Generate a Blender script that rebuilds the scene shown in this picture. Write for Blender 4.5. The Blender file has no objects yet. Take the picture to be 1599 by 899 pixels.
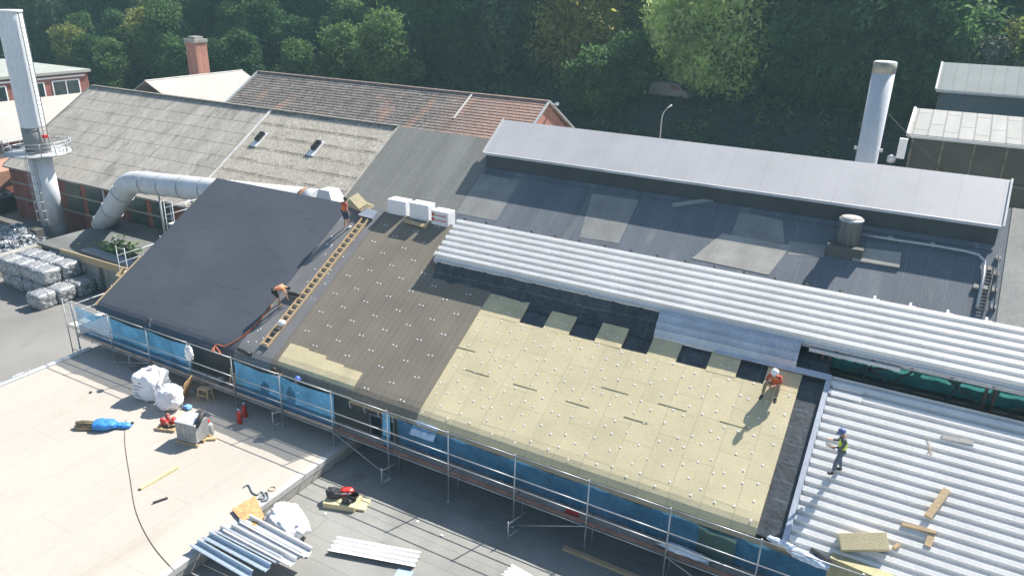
import bpy, bmesh, math, random
from mathutils import Vector, Matrix, noise
random.seed(7)
R_ = math.radians
scn = bpy.context.scene
COL = scn.collection

# ------------------------------------------------------------------ camera
CAMZ = 22.6
FPX, PITCH, YAW, ROLL = 1185.06, 0.384920635, -0.502384766, -0.0238531397
CX, CY = 799.5, 449.5
_f = Vector((math.sin(YAW)*math.cos(PITCH), math.cos(YAW)*math.cos(PITCH), -math.sin(PITCH)))
_r = Vector((math.cos(YAW), -math.sin(YAW), 0)); _d = _f.cross(_r)
_c, _s = math.cos(ROLL), math.sin(ROLL)
RT, DN = _c*_r+_s*_d, -_s*_r+_c*_d
CAM = Vector((0, 0, CAMZ))
cam = bpy.data.cameras.new('camera'); camo = bpy.data.objects.new('camera', cam); COL.objects.link(camo)
m = Matrix.Identity(4)
for i in range(3):
    m[i][0], m[i][1], m[i][2], m[i][3] = RT[i], -DN[i], -_f[i], CAM[i]
camo.matrix_world = m
cam.sensor_width = 36; cam.lens = FPX/1599*36; cam.clip_end = 2000; cam.clip_start = .5
scn.camera = camo

# ------------------------------------------------------------------ light
SUN_EL, SUN_AZ = R_(48), R_(20)
w = bpy.data.worlds.new('World'); scn.world = w; w.use_nodes = True
nt = w.node_tree; sky = nt.nodes.new('ShaderNodeTexSky'); sky.sky_type = 'NISHITA'; sky.sun_disc = False
sky.sun_elevation = SUN_EL; sky.sun_rotation = SUN_AZ
nt.links.new(sky.outputs[0], nt.nodes['Background'].inputs[0]); nt.nodes['Background'].inputs[1].default_value = .085
sl = bpy.data.lights.new('sun', 'SUN'); sl.energy = 5.0; sl.angle = R_(.5); sl.color = (1, .95, .87)
so = bpy.data.objects.new('sun', sl); COL.objects.link(so)
sdir = Vector((math.sin(SUN_AZ)*math.cos(SUN_EL), math.cos(SUN_AZ)*math.cos(SUN_EL), math.sin(SUN_EL)))
so.rotation_euler = sdir.to_track_quat('Z', 'Y').to_euler(); so.location = (0, 0, 80)
scn.view_settings.view_transform = 'Standard'; scn.view_settings.look = 'None'; scn.view_settings.gamma = 1
scn.view_settings.exposure = .92
scn.cycles.max_bounces = 6; scn.cycles.transparent_max_bounces = 12

# ------------------------------------------------------------------ measuring: photo pixel -> point on a known plane
def ray(x, y): return RT*((x-CX)/FPX) + DN*((y-CY)/FPX) + _f
def GZ(x, y, z): r = ray(x, y); return CAM + r*((z-CAMZ)/r.z)
def GY(x, y, Y): r = ray(x, y); return CAM + r*(Y/r.y)
def GX(x, y, X): r = ray(x, y); return CAM + r*(X/r.x)
S1, S2 = R_(30.06), R_(31.8)
F1 = Matrix.Translation((0, 22.22, 5.40)) @ Matrix.Rotation(S1, 4, 'X')     # front hall slope: x along, y up the slope, z normal
F2 = Matrix.Translation((0, 39.0, 5.20)) @ Matrix.Rotation(S2, 4, 'X')      # back hall slope
def GP(x, y, F, h=0):
    n = (F.to_3x3() @ Vector((0, 0, 1))); o = F @ Vector((0, 0, h)); r = ray(x, y)
    return CAM + r*(n.dot(o-CAM)/n.dot(r))
def L1(x, y, h=0): return F1.inverted() @ GP(x, y, F1, h)
def L2(x, y, h=0): return F2.inverted() @ GP(x, y, F2, h)
T = Matrix.Translation
def RZ(a): return Matrix.Rotation(R_(a), 4, 'Z')
def RX(a): return Matrix.Rotation(R_(a), 4, 'X')
def RY(a): return Matrix.Rotation(R_(a), 4, 'Y')

# ------------------------------------------------------------------ materials
MATS = {}
def surf(name, col, rough=.8, metal=0., var=.18, vscale=.5, fine=.12, fscale=9., bump=0., bscale=20., seam=None,
         stain=None, transl=0., alpha=1., spec=.5, stretch=(1, 1, 1)):
    if name in MATS: return MATS[name]
    m = bpy.data.materials.new(name); m.use_nodes = True; n = m.node_tree.nodes; l = m.node_tree.links
    b = n['Principled BSDF']; b.inputs['Roughness'].default_value = rough; b.inputs['Metallic'].default_value = metal
    b.inputs['Specular IOR Level'].default_value = spec
    tc = n.new('ShaderNodeTexCoord'); mp = n.new('ShaderNodeMapping'); mp.inputs['Scale'].default_value = stretch
    l.new(tc.outputs['Object'], mp.inputs['Vector'])
    def ns(scale, detail=4):
        t = n.new('ShaderNodeTexNoise'); t.inputs['Scale'].default_value = scale; t.inputs['Detail'].default_value = detail
        l.new(mp.outputs[0], t.inputs['Vector']); return t
    def mul(sock, fac_sock, lo, hi, f0=.3, f1=.7):
        r = n.new('ShaderNodeMapRange'); r.inputs[1].default_value = f0; r.inputs[2].default_value = f1
        r.inputs[3].default_value = lo; r.inputs[4].default_value = hi; l.new(fac_sock, r.inputs[0])
        x = n.new('ShaderNodeMix'); x.data_type = 'RGBA'; x.blend_type = 'MULTIPLY'; x.inputs[0].default_value = 1
        l.new(sock, x.inputs[6]); l.new(r.outputs[0], x.inputs[7]); return x.outputs[2]
    rgb = n.new('ShaderNodeRGB'); rgb.outputs[0].default_value = (*col, 1); c = rgb.outputs[0]
    if var: c = mul(c, ns(vscale).outputs[0], 1-var, 1+var)
    if fine: c = mul(c, ns(fscale, 6).outputs[0], 1-fine, 1+fine)
    if stain:
        scol, ssc, thr, samt = stain[:4]
        t = ns(ssc, 7); r = n.new('ShaderNodeMapRange'); r.inputs[1].default_value = thr; r.inputs[2].default_value = thr+.12
        r.inputs[4].default_value = samt; l.new(t.outputs[0], r.inputs[0])
        x = n.new('ShaderNodeMix'); x.data_type = 'RGBA'; l.new(r.outputs[0], x.inputs[0]); l.new(c, x.inputs[6])
        x.inputs[7].default_value = (*scol, 1); c = x.outputs[2]
    if seam:   # (length, width, mortar, colour factor, rotate90, tone spread)
        bw, bh, mo, fac, rot, ton = seam
        m2 = n.new('ShaderNodeMapping'); l.new(tc.outputs['Object'], m2.inputs['Vector'])
        if rot: m2.inputs['Rotation'].default_value = (0, 0, math.pi/2)
        br = n.new('ShaderNodeTexBrick'); br.inputs['Scale'].default_value = 1; br.inputs['Brick Width'].default_value = bw
        br.inputs['Row Height'].default_value = bh; br.inputs['Mortar Size'].default_value = mo; br.inputs['Mortar Smooth'].default_value = .3
        br.inputs['Color1'].default_value = (1-ton,)*3+(1,); br.inputs['Color2'].default_value = (1+ton,)*3+(1,)
        br.inputs['Mortar'].default_value = (fac,)*3+(1,) if not isinstance(fac, tuple) else (*fac, 1)
        br.offset = .37; l.new(m2.outputs[0], br.inputs['Vector'])
        x = n.new('ShaderNodeMix'); x.data_type = 'RGBA'; x.blend_type = 'MULTIPLY'; x.inputs[0].default_value = 1
        l.new(c, x.inputs[6]); l.new(br.outputs[0], x.inputs[7]); c = x.outputs[2]
    l.new(c, b.inputs['Base Color'])
    if bump:
        bn = n.new('ShaderNodeBump'); bn.inputs['Strength'].default_value = bump; bn.inputs['Distance'].default_value = .05
        l.new(ns(bscale, 5).outputs[0], bn.inputs['Height']); l.new(bn.outputs[0], b.inputs['Normal'])
    out = n['Material Output']; sh = b.outputs[0]
    if transl:
        t = n.new('ShaderNodeBsdfTranslucent'); l.new(c, t.inputs[0]); x = n.new('ShaderNodeMixShader'); x.inputs[0].default_value = transl
        l.new(sh, x.inputs[1]); l.new(t.outputs[0], x.inputs[2]); sh = x.outputs[0]
    if alpha < 1:
        t = n.new('ShaderNodeBsdfTransparent'); x = n.new('ShaderNodeMixShader'); x.inputs[0].default_value = alpha
        l.new(t.outputs[0], x.inputs[1]); l.new(sh, x.inputs[2]); sh = x.outputs[0]
    if sh is not b.outputs[0]: l.new(sh, out.inputs[0])
    MATS[name] = m; return m

WHITE_DECK = surf('white_coated_steel', (.75, .745, .73), .5, var=.06, fine=.06, vscale=.8, spec=.8)
GALV = surf('galvanised_steel', (.50, .54, .60), .42, .45, var=.12, fine=.1, vscale=1.2)
TUBE = surf('scaffold_tube', (.42, .44, .46), .45, .5, var=.15, vscale=2)
def lap_mat():
    m = surf('black_membrane', (.074, .083, .104), .72, var=.14, vscale=.3, fine=.12, fscale=30, bump=.15); n = m.node_tree.nodes; l = m.node_tree.links
    b = n['Principled BSDF']; src = b.inputs['Base Color'].links[0].from_socket
    def mt(op, a, c=None):
        x = n.new('ShaderNodeMath'); x.operation = op
        for i, v in enumerate((a, c)):
            if v is None: continue
            if isinstance(v, (int, float)): x.inputs[i].default_value = v
            else: l.new(v, x.inputs[i])
        return x.outputs[0]
    tc = n.new('ShaderNodeTexCoord'); sp = n.new('ShaderNodeSeparateXYZ'); l.new(tc.outputs['Object'], sp.inputs[0])
    col = mt('FLOOR', sp.outputs[0]); wn = n.new('ShaderNodeTexWhiteNoise'); wn.noise_dimensions = '1D'; l.new(col, wn.inputs['W'])
    y = mt('FRACT', mt('ADD', mt('MULTIPLY', sp.outputs[1], 1/2.9), wn.outputs[0])); fx = mt('FRACT', sp.outputs[0])
    e = mt('MULTIPLY', mt('LESS_THAN', y, .045), mt('MULTIPLY', mt('GREATER_THAN', fx, .12), mt('LESS_THAN', fx, .9)))
    e2 = mt('MULTIPLY', mt('LESS_THAN', fx, .03), .35); e = mt('MAXIMUM', e, e2)
    x = n.new('ShaderNodeMix'); x.data_type = 'RGBA'; l.new(mt('MULTIPLY', e, .22), x.inputs[0]); l.new(src, x.inputs[6]); x.inputs[7].default_value = (.02, .022, .028, 1)
    l.new(x.outputs[2], b.inputs['Base Color']); return m
BLACK = lap_mat()
VAPOUR = surf('vapour_barrier', (.050, .060, .070), .45, var=.35, vscale=1.2, fine=.3, fscale=5, seam=(3, .75, .02, 1.9, False, .1), bump=.35, bscale=6)
BROWN = surf('bitumen_faced_wool', (.195, .172, .138), .95, var=.10, vscale=.5, fine=.12, fscale=25, seam=(30, .32, .03, 1.16, True, .04))
SLATE = surf('slate_grey_felt', (.18, .18, .185), .9, var=.12, vscale=.8, fine=.12, fscale=25)
YELLOW = surf('mineral_wool', (.595, .52, .335), .95, var=.07, vscale=.6, fine=.10, fscale=22, seam=(1.9, 1.15, .024, .84, True, .05), bump=.25, bscale=40)
YELLOW2 = surf('mineral_wool_board', (.60, .515, .32), .95, var=.10, vscale=1.5, fine=.14, fscale=20, bump=.3)
TIMBER = surf('pale_timber', (.50, .37, .22), .8, var=.15, vscale=3, fine=.2, fscale=14, stretch=(1, 6, 6))
PLY = surf('osb_board', (.50, .31, .14), .85, var=.2, vscale=5, fine=.3, fscale=14)
BEIGE = surf('beige_roof_membrane', (.42, .385, .34), .9, var=.07, vscale=.22, fine=.05, fscale=14, seam=(9, 2.1, .022, .88, True, .02),
             stain=((.34, .295, .25), .5, .55, .5), stretch=(1, .35, 1))
DARKROOF = surf('grey_roof_felt', (.25, .25, .235), .9, var=.12, vscale=.4, fine=.10, fscale=18, seam=(9, 1.0, .014, .66, False, .04), stain=((.18, .18, .17), .5, .55, .5))
CAPM = surf('parapet_metal', (.55, .56, .57), .45, .3, var=.08)
WALLGREY = surf('grey_render', (.12, .115, .105), .9, var=.2)
BRICK = surf('red_brick', (.24, .095, .075), .9, var=.25, vscale=.7, fine=.2, fscale=6, seam=(.5, .16, .02, 1.25, False, .18))
BRICKL = surf('light_red_brick', (.42, .20, .15), .9, var=.15, vscale=.7, fine=.2, fscale=6, seam=(.5, .16, .02, 1.15, False, .12))
CONC = surf('concrete', (.33, .32, .29), .92, var=.2, vscale=.8, fine=.18, stain=((.18, .17, .15), 1.1, .56, .6))
GLASS = surf('dark_glass', (.03, .045, .05), .12, var=.3, vscale=1)
GREENGL = surf('wired_green_glass', (.055, .085, .08), .3, var=.3, vscale=1.5)
CORR = surf('fibre_cement', (.37, .345, .31), .92, var=.16, vscale=.35, fine=.22, fscale=3.5, stain=((.17, .16, .14), .9, .55, .55), stretch=(1.6, .35, 1))
def moss_mat():
    m = surf('mossy_fibre_cement', (.41, .375, .32), .95, var=.12, vscale=.6, fine=.3, fscale=5, stretch=(1.3, .6, 1)); n = m.node_tree.nodes; l = m.node_tree.links
    b = n['Principled BSDF']; src = b.inputs['Base Color'].links[0].from_socket
    tc = n.new('ShaderNodeTexCoord'); sp = n.new('ShaderNodeSeparateXYZ'); l.new(tc.outputs['Object'], sp.inputs[0])
    a = n.new('ShaderNodeMath'); a.operation = 'MULTIPLY'; a.inputs[1].default_value = 1/1.45; l.new(sp.outputs[1], a.inputs[0])
    f = n.new('ShaderNodeMath'); f.operation = 'FRACT'; l.new(a.outputs[0], f.inputs[0])
    r = n.new('ShaderNodeMapRange'); r.inputs[1].default_value = .16; r.inputs[2].default_value = .0; r.inputs[3].default_value = 0; r.inputs[4].default_value = 1; l.new(f.outputs[0], r.inputs[0])
    t = n.new('ShaderNodeTexNoise'); t.inputs['Scale'].default_value = .45; t.inputs['Detail'].default_value = 8; l.new(tc.outputs['Object'], t.inputs[0])
    t.inputs['Roughness'].default_value = .7
    r2 = n.new('ShaderNodeMapRange'); r2.inputs[1].default_value = .44; r2.inputs[2].default_value = .52; l.new(t.outputs[0], r2.inputs[0])
    mm = n.new('ShaderNodeMath'); mm.operation = 'MULTIPLY'; l.new(r.outputs[0], mm.inputs[0]); l.new(r2.outputs[0], mm.inputs[1])
    x = n.new('ShaderNodeMix'); x.data_type = 'RGBA'; l.new(mm.outputs[0], x.inputs[0]); l.new(src, x.inputs[6]); x.inputs[7].default_value = (.05, .048, .03, 1)
    l.new(x.outputs[2], b.inputs['Base Color']); return m
MOSS = moss_mat()
FELT = surf('dark_felt_roof', (.125, .145, .17), .85, var=.16, vscale=.4, fine=.14, fscale=12, seam=(40, 1.05, .03, 1.22, True, .05), stain=((.23, .24, .24), .5, .57, .6), stretch=(1.5, .3, 1))
FELTG = surf('warm_grey_felt_roof', (.20, .20, .185), .9, var=.14, vscale=.4, fine=.14, fscale=12, seam=(14, 1.05, .035, 1.2, True, .06), stretch=(1.5, .3, 1))
PATCH = surf('pale_felt_patch', (.36, .35, .315), .9, var=.14, vscale=.9, fine=.12, fscale=14, seam=(8, .5, .012, .86, False, .03))
LILAC = surf('lilac_grey_sheet', (.52, .505, .51), .5, var=.04, vscale=.4, fine=.04, seam=(40, 2.1, .03, .88, True, .02), stain=((.44, .43, .44), .5, .55, .4))
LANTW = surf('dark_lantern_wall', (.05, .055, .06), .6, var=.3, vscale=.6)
PALE = surf('pale_sheet_roof', (.40, .38, .35), .85, var=.08, vscale=.4, fine=.06)
def tile_mat():
    m = surf('weathered_roof_tiles', (.225, .195, .175), .9, var=.25, vscale=.9, fine=.45, fscale=7, seam=(.28, .36, .035, .5, False, .22), stain=((.34, .33, .31), 3.2, .56, .75))
    n = m.node_tree.nodes; l = m.node_tree.links; b = n['Principled BSDF']; src = b.inputs['Base Color'].links[0].from_socket
    tc = n.new('ShaderNodeTexCoord'); mp = n.new('ShaderNodeMapping'); mp.inputs['Scale'].default_value = (0.42, .16, .1); l.new(tc.outputs['Object'], mp.inputs[0])
    t = n.new('ShaderNodeTexNoise'); t.inputs['Scale'].default_value = 1; t.inputs['Detail'].default_value = 3; l.new(mp.outputs[0], t.inputs[0])
    r = n.new('ShaderNodeMapRange'); r.inputs[1].default_value = .56; r.inputs[2].default_value = .66; r.inputs[4].default_value = .75; l.new(t.outputs[0], r.inputs[0])
    sp = n.new('ShaderNodeSeparateXYZ'); l.new(tc.outputs['Object'], sp.inputs[0])
    g = n.new('ShaderNodeMapRange'); g.inputs[1].default_value = -37.5; g.inputs[2].default_value = -31; g.inputs[4].default_value = .7; l.new(sp.outputs[0], g.inputs[0])
    mx = n.new('ShaderNodeMath'); mx.operation = 'MAXIMUM'; l.new(r.outputs[0], mx.inputs[0]); l.new(g.outputs[0], mx.inputs[1])
    x = n.new('ShaderNodeMix'); x.data_type = 'RGBA'; l.new(mx.outputs[0], x.inputs[0]); l.new(src, x.inputs[6])
    y = n.new('ShaderNodeMix'); y.data_type = 'RGBA'; y.blend_type = 'MULTIPLY'; y.inputs[0].default_value = .75; y.inputs[6].default_value = (.42, .25, .19, 1)
    t2 = n.new('ShaderNodeTexNoise'); t2.inputs['Scale'].default_value = 6; l.new(tc.outputs['Object'], t2.inputs[0])
    r3 = n.new('ShaderNodeMapRange'); r3.inputs[1].default_value = .3; r3.inputs[2].default_value = .7; r3.inputs[3].default_value = .5; r3.inputs[4].default_value = 1.4; l.new(t2.outputs[0], r3.inputs[0]); l.new(r3.outputs[0], y.inputs[7])
    l.new(y.outputs[2], x.inputs[7]); l.new(x.outputs[2], b.inputs['Base Color']); return m
TILE = tile_mat()
STACKW = surf('white_stack_paint', (.74, .77, .81), .5, var=.08, vscale=.6, stain=((.50, .46, .41), .9, .58, .4), stretch=(2, 2, .2))
STACKG = surf('grey_stack_band', (.24, .24, .235), .7, var=.15)
DUCT = surf('white_duct_paint', (.64, .66, .68), .45, var=.10, vscale=.8, fine=.08, stain=((.42, .38, .33), 1.1, .58, .45))
RUST = surf('rusty_band', (.38, .20, .11), .8, var=.3, vscale=3)
NET = surf('blue_scaffold_net', (.09, .28, .48), .85, var=.25, vscale=1.2, fine=.15, transl=.30, alpha=.70, spec=.1)
NETPALE = surf('pale_blue_net_edge', (.30, .50, .66), .8, var=.15, transl=.3, alpha=.9)
NETG = surf('green_net', (.09, .36, .35), .85, var=.25, vscale=1.5, transl=.45, alpha=.92, spec=.1)
NETY = surf('grey_green_net', (.10, .17, .15), .9, var=.2, transl=.3, alpha=.85)
STEEL = surf('dark_truss_steel', (.055, .06, .06), .6, var=.3)
DECKB = surf('scaffold_deck_board', (.36, .31, .27), .8, var=.2, vscale=2)
TOE = surf('red_brown_toe_board', (.17, .10, .085), .8, var=.25, vscale=2)
BAG = surf('white_woven_bag', (.80, .80, .82), .75, var=.05, vscale=2, fine=.04, bump=.25, bscale=5)
WHITE = surf('white_plastic', (.82, .82, .83), .5, var=.04)
INK = surf('dark_print', (.12, .12, .14), .8)
REDINK = surf('red_print', (.6, .10, .09), .7)
RED = surf('red_paint', (.55, .035, .03), .4, var=.1)
BLUE = surf('blue_tarp', (.05, .24, .62), .45, var=.15, vscale=3, bump=.6, bscale=5)
WRAP = surf('stretch_wrapped_goods', (.30, .31, .31), .35, var=.2, vscale=3, seam=(.24, .2, .02, .75, False, .1))
DKGREY = surf('dark_grey', (.05, .05, .055), .7, var=.2, vscale=3)
RUBBER = surf('black_plastic', (.02, .02, .022), .5, var=.2)
ORANGE = surf('orange_hose', (.45, .13, .06), .5)
BALE = surf('crushed_scrap_metal', (.33, .345, .36), .5, .35, var=.25, vscale=2.5, fine=.8, fscale=9, bump=1., bscale=9, stain=((.70, .72, .74), 6, .60, .8))
PILE = surf('loose_scrap_flakes', (.42, .44, .47), .4, .3, var=.4, vscale=2, fine=.7, fscale=6)
ASPH = surf('yard_asphalt', (.215, .21, .20), .92, var=.12, vscale=.18, fine=.12, fscale=8, stain=((.15, .148, .145), .25, .55, .5))
SOIL = surf('shade_darkened_soil', (.018, .028, .026), 1., var=.5, vscale=.5, fine=.5, fscale=3, bump=.8, bscale=2)  # shade on the wooded bank put into this darkened base colour
ROADM = surf('shaded_road', (.05, .052, .052), .9, var=.2, vscale=.3)
SKIN_ = surf('skin', (.50, .29, .20), .6, var=.05)
HAIR = surf('dark_hair', (.025, .018, .014), .6)
CHROME = surf('stainless_steel', (.45, .46, .46), .35, .6, var=.3, vscale=1.5, stretch=(4, 4, .2))
GRAVEL = surf('gravel_cap', (.42, .40, .37), .95, var=.3, vscale=8)
BLUEGREY = surf('blue_grey_sheet', (.15, .18, .22), .5, var=.2)
def leafmat(name, col, tr=.3):
    m = surf(name, col, .6, var=.45, vscale=.3, fine=.3, fscale=1.5, transl=tr, spec=.25); n = m.node_tree.nodes; l = m.node_tree.links
    b = n['Principled BSDF']; src = b.inputs['Base Color'].links[0].from_socket; oi = n.new('ShaderNodeObjectInfo')
    hs = n.new('ShaderNodeHueSaturation'); l.new(src, hs.inputs['Color'])
    r = n.new('ShaderNodeMapRange'); r.inputs[3].default_value = .7; r.inputs[4].default_value = 1.45; l.new(oi.outputs['Random'], r.inputs[0]); l.new(r.outputs[0], hs.inputs['Value'])
    r = n.new('ShaderNodeMapRange'); r.inputs[3].default_value = .52; r.inputs[4].default_value = .47; l.new(oi.outputs['Random'], r.inputs[0]); l.new(r.outputs[0], hs.inputs['Hue'])
    for k in list(src.links): 
        if k.to_node.name != hs.name: t_ = k.to_socket; l.remove(k); l.new(hs.outputs[0], t_)
    return m
LEAF = [leafmat('leaf_deep_green', (.078, .155, .050), .5), leafmat('leaf_mid_green', (.13, .22, .058), .5), leafmat('leaf_olive', (.21, .24, .065), .5),
        leafmat('leaf_blue_green', (.12, .20, .11), .5), leafmat('leaf_bright', (.36, .49, .19), .55), leafmat('leaf_pale', (.26, .28, .22))]  # leaf_bright: sunlight on the brightest crown put into its pale colour
BARK = surf('bark', (.07, .055, .04), .95, var=.3, vscale=3)

# ------------------------------------------------------------------ mesh building
class MB:
    def __init__(s): s.v = []; s.f = []; s.sm = []
    def add(s, vs, fs, smooth=False, M=None):
        o = len(s.v)
        for p in vs:
            p = Vector(p); s.v.append(M @ p if M is not None else p)
        for f in fs: s.f.append([i+o for i in f]); s.sm.append(smooth)
        return s
    def box(s, a, b, M=None):
        (x0, y0, z0), (x1, y1, z1) = a, b
        return s.add([(x0,y0,z0),(x1,y0,z0),(x1,y1,z0),(x0,y1,z0),(x0,y0,z1),(x1,y0,z1),(x1,y1,z1),(x0,y1,z1)],
                     [(3,2,1,0),(4,5,6,7),(0,1,5,4),(1,2,6,5),(2,3,7,6),(3,0,4,7)], False, M)
    def cbox(s, c, d, M=None):
        return s.box([c[i]-d[i]/2 for i in range(3)], [c[i]+d[i]/2 for i in range(3)], M)
    def prism(s, pts, h, M=None):          # pts: 3-D polygon, h: offset vector
        n = len(pts); h = Vector(h); p = [Vector(q) for q in pts]
        return s.add(p+[q+h for q in p], [tuple(range(n-1, -1, -1)), tuple(range(n, 2*n))]+[(i, (i+1) % n, (i+1) % n+n, i+n) for i in range(n)], False, M)
    def beam(s, a, b, w, h, up=(0, 0, 1), M=None):
        a, b = Vector(a), Vector(b); d = (b-a).normalized(); u = Vector(up); x = d.cross(u)
        if x.length < 1e-4: x = d.cross(Vector((0, 1, 0)))
        x.normalize(); u = x.cross(d); pts = [a+x*sx*w/2+u*sy*h/2 for sx, sy in ((-1,-1),(1,-1),(1,1),(-1,1))]
        return s.prism(pts, b-a, M)
    def tube(s, pts, r, n=8, M=None, cap=True):
        pts = [Vector(p) for p in pts]; rs = r if isinstance(r, (list, tuple)) else [r]*len(pts); vs = []; fs = []; prev = None
        for i, p in enumerate(pts):
            d = (pts[min(i+1, len(pts)-1)]-pts[max(i-1, 0)]).normalized()
            if prev is None:
                x = d.cross(Vector((0, 0, 1)))
                if x.length < .05: x = d.cross(Vector((0, 1, 0)))
            else: x = prev - d*prev.dot(d)
            x.normalize(); prev = x; y = d.cross(x)
            for k in range(n):
                a = 2*math.pi*k/n; vs.append(p+(x*math.cos(a)+y*math.sin(a))*rs[i])
        for i in range(len(pts)-1):
            for k in range(n): fs.append((i*n+k, i*n+(k+1) % n, (i+1)*n+(k+1) % n, (i+1)*n+k))
        s.add(vs, fs, n > 4, M)
        if cap:
            o = len(s.v)-len(vs); s.f.append([o+k for k in range(n-1, -1, -1)]); s.f.append([o+(len(pts)-1)*n+k for k in range(n)]); s.sm += [False, False]
        return s
    def lathe(s, prof, n=20, M=None, smooth=True):
        vs = [(r*math.cos(2*math.pi*k/n), r*math.sin(2*math.pi*k/n), z) for r, z in prof for k in range(n)]
        fs = [(i*n+k, i*n+(k+1) % n, (i+1)*n+(k+1) % n, (i+1)*n+k) for i in range(len(prof)-1) for k in range(n)]
        s.add(vs, fs, smooth, M); o = len(s.v)-len(vs)
        s.f.append([o+k for k in range(n-1, -1, -1)]); s.f.append([o+(len(prof)-1)*n+k for k in range(n)]); s.sm += [False, False]
        return s
    def profile_x(s, prof, x0, x1, nx=1, M=None, jit=None):     # prof: (y, z) polyline swept along x
        vs = []; n = len(prof)
        for i in range(nx+1):
            x = x0+(x1-x0)*i/nx
            for (y, z) in prof: vs.append((x, y, z+(jit(x, y) if jit else 0)))
        return s.add(vs, [(i*n+k, (i+1)*n+k, (i+1)*n+k+1, i*n+k+1) for i in range(nx) for k in range(n-1)], False, M)
    def blob(s, size, pw=3., nz=.12, ns=1.6, seed=0, M=None, n=14, flat=True, fold=0.):
        vs = []; fs = []; sx, sy, sz = size
        for i in range(n+1):
            th = math.pi*i/n
            for k in range(2*n):
                ph = math.pi*k/n; d = Vector((math.sin(th)*math.cos(ph), math.sin(th)*math.sin(ph), math.cos(th)))
                q = (abs(d.x)**pw+abs(d.y)**pw+abs(d.z)**pw)**(-1/pw); p = d*q
                p *= 1+nz*noise.noise(p*ns+Vector((seed*7.3, 0, 0)))+nz*.5*noise.noise(p*ns*2.7+Vector((0, seed*3.1, 0)))
                if fold: p *= 1-fold*(1-min(1, 3.2*abs(noise.noise(p*2.1+Vector((seed, 3, seed*2.)))))) + fold*.3*noise.noise(p*5+Vector((seed, 0, 0)))
                z = p.z
                if flat: z = max(z, -.93)
                vs.append((p.x*sx/2, p.y*sy/2, (z+.93)*sz/1.93))
        m = 2*n
        for i in range(n):
            for k in range(m): fs.append((i*m+k, (i+1)*m+k, (i+1)*m+(k+1) % m, i*m+(k+1) % m))
        return s.add(vs, fs, True, M)
W = {}
def link(o, frame, parent=None):
    COL.objects.link(o); W[o.name] = frame
    if parent is not None: o.parent = parent; o.matrix_basis = W[parent.name].inverted() @ frame
    else: o.matrix_basis = frame
    return o
def mk(name, mb, mat, frame, parent=None, local=False, bevel=0):
    me = bpy.data.meshes.new(name); inv = frame.inverted()
    me.from_pydata([tuple(p) if local else tuple(inv @ p) for p in mb.v], [], mb.f); me.polygons.foreach_set('use_smooth', mb.sm); me.validate(); me.update()
    me.materials.append(mat); o = bpy.data.objects.new(name, me)
    if bevel:
        b = o.modifiers.new('bevel', 'BEVEL'); b.width = bevel; b.segments = 2; b.limit_method = 'ANGLE'
    return link(o, frame, parent)
def tag(o, label, cat, group=None):
    o['label'] = label; o['category'] = cat
    if group: o['group'] = group
    return o
def thing(name, label, cat, frame, group=None):
    if not isinstance(frame, Matrix): frame = T(frame)
    o = bpy.data.objects.new(name, None); o.empty_display_size = .3; link(o, frame); return tag(o, label, cat, group)
def part(name, mb, mat, parent, frame=None, local=None, bevel=0, label=None):
    """verts in the given frame when frame is passed (local), else world coords"""
    if frame is None: o = mk(name, mb, mat, W[parent.name], parent, bool(local), bevel)
    else: o = mk(name, mb, mat, frame, parent, True if local is None else local, bevel)
    if label: o['label'] = label
    return o
def single(name, label, cat, mb, mat, frame=None, local=True, group=None, bevel=0):
    if frame is None:
        c = sum((p for p in mb.v), Vector())/len(mb.v); c.z = min(p.z for p in mb.v); frame = T(c); local = False
    return tag(mk(name, mb, mat, frame, None, local, bevel), label, cat, group)
def copy_tree(o, parent=None, frame=None):
    c = o.copy(); COL.objects.link(c)
    W[c.name] = frame if frame is not None else W[o.name]
    if parent is not None: c.parent = parent
    else: c.matrix_basis = frame
    for ch in list(o.children): copy_tree(ch, c)
    return c
def structure(name, mb, mat, kind='structure'):
    o = mk(name, mb, mat, Matrix.Identity(4)); o['kind'] = kind; return o

# ------------------------------------------------------------------ ground, bank, road, hill
def sstep(a, b, x):
    t = min(1, max(0, (x-a)/(b-a))); return t*t*(3-2*t)
def hz(x, y):
    y += 4*math.sin(x*.03)
    h = 9*sstep(70, 94, y)
    if y > 112: h += (y-112)*.62
    return min(h, 48) + (noise.noise(Vector((x*.08, y*.08, 0)))*1.5 if y > 114 else 0)
g = MB(); xs = [-600, -450]+[-340+10*i for i in range(45)]+[180, 300]; ys = [-140, -60, 0, 30, 60]+[66+4*i for i in range(36)]+[240, 300, 400]
nx = len(xs)
g.add([(x, y, hz(x, y) if y > 64 else 0) for y in ys for x in xs], [], True)
lo, hi = [], []
for j in range(len(ys)-1):
    for i in range(nx-1):
        (lo if ys[j+1] <= 66 else hi).append((j*nx+i, j*nx+i+1, (j+1)*nx+i+1, (j+1)*nx+i))
a = MB(); a.add(g.v, lo); structure('ground', a, ASPH)
a = MB(); a.add(g.v, hi, True); structure('hillside', a, SOIL)


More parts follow.
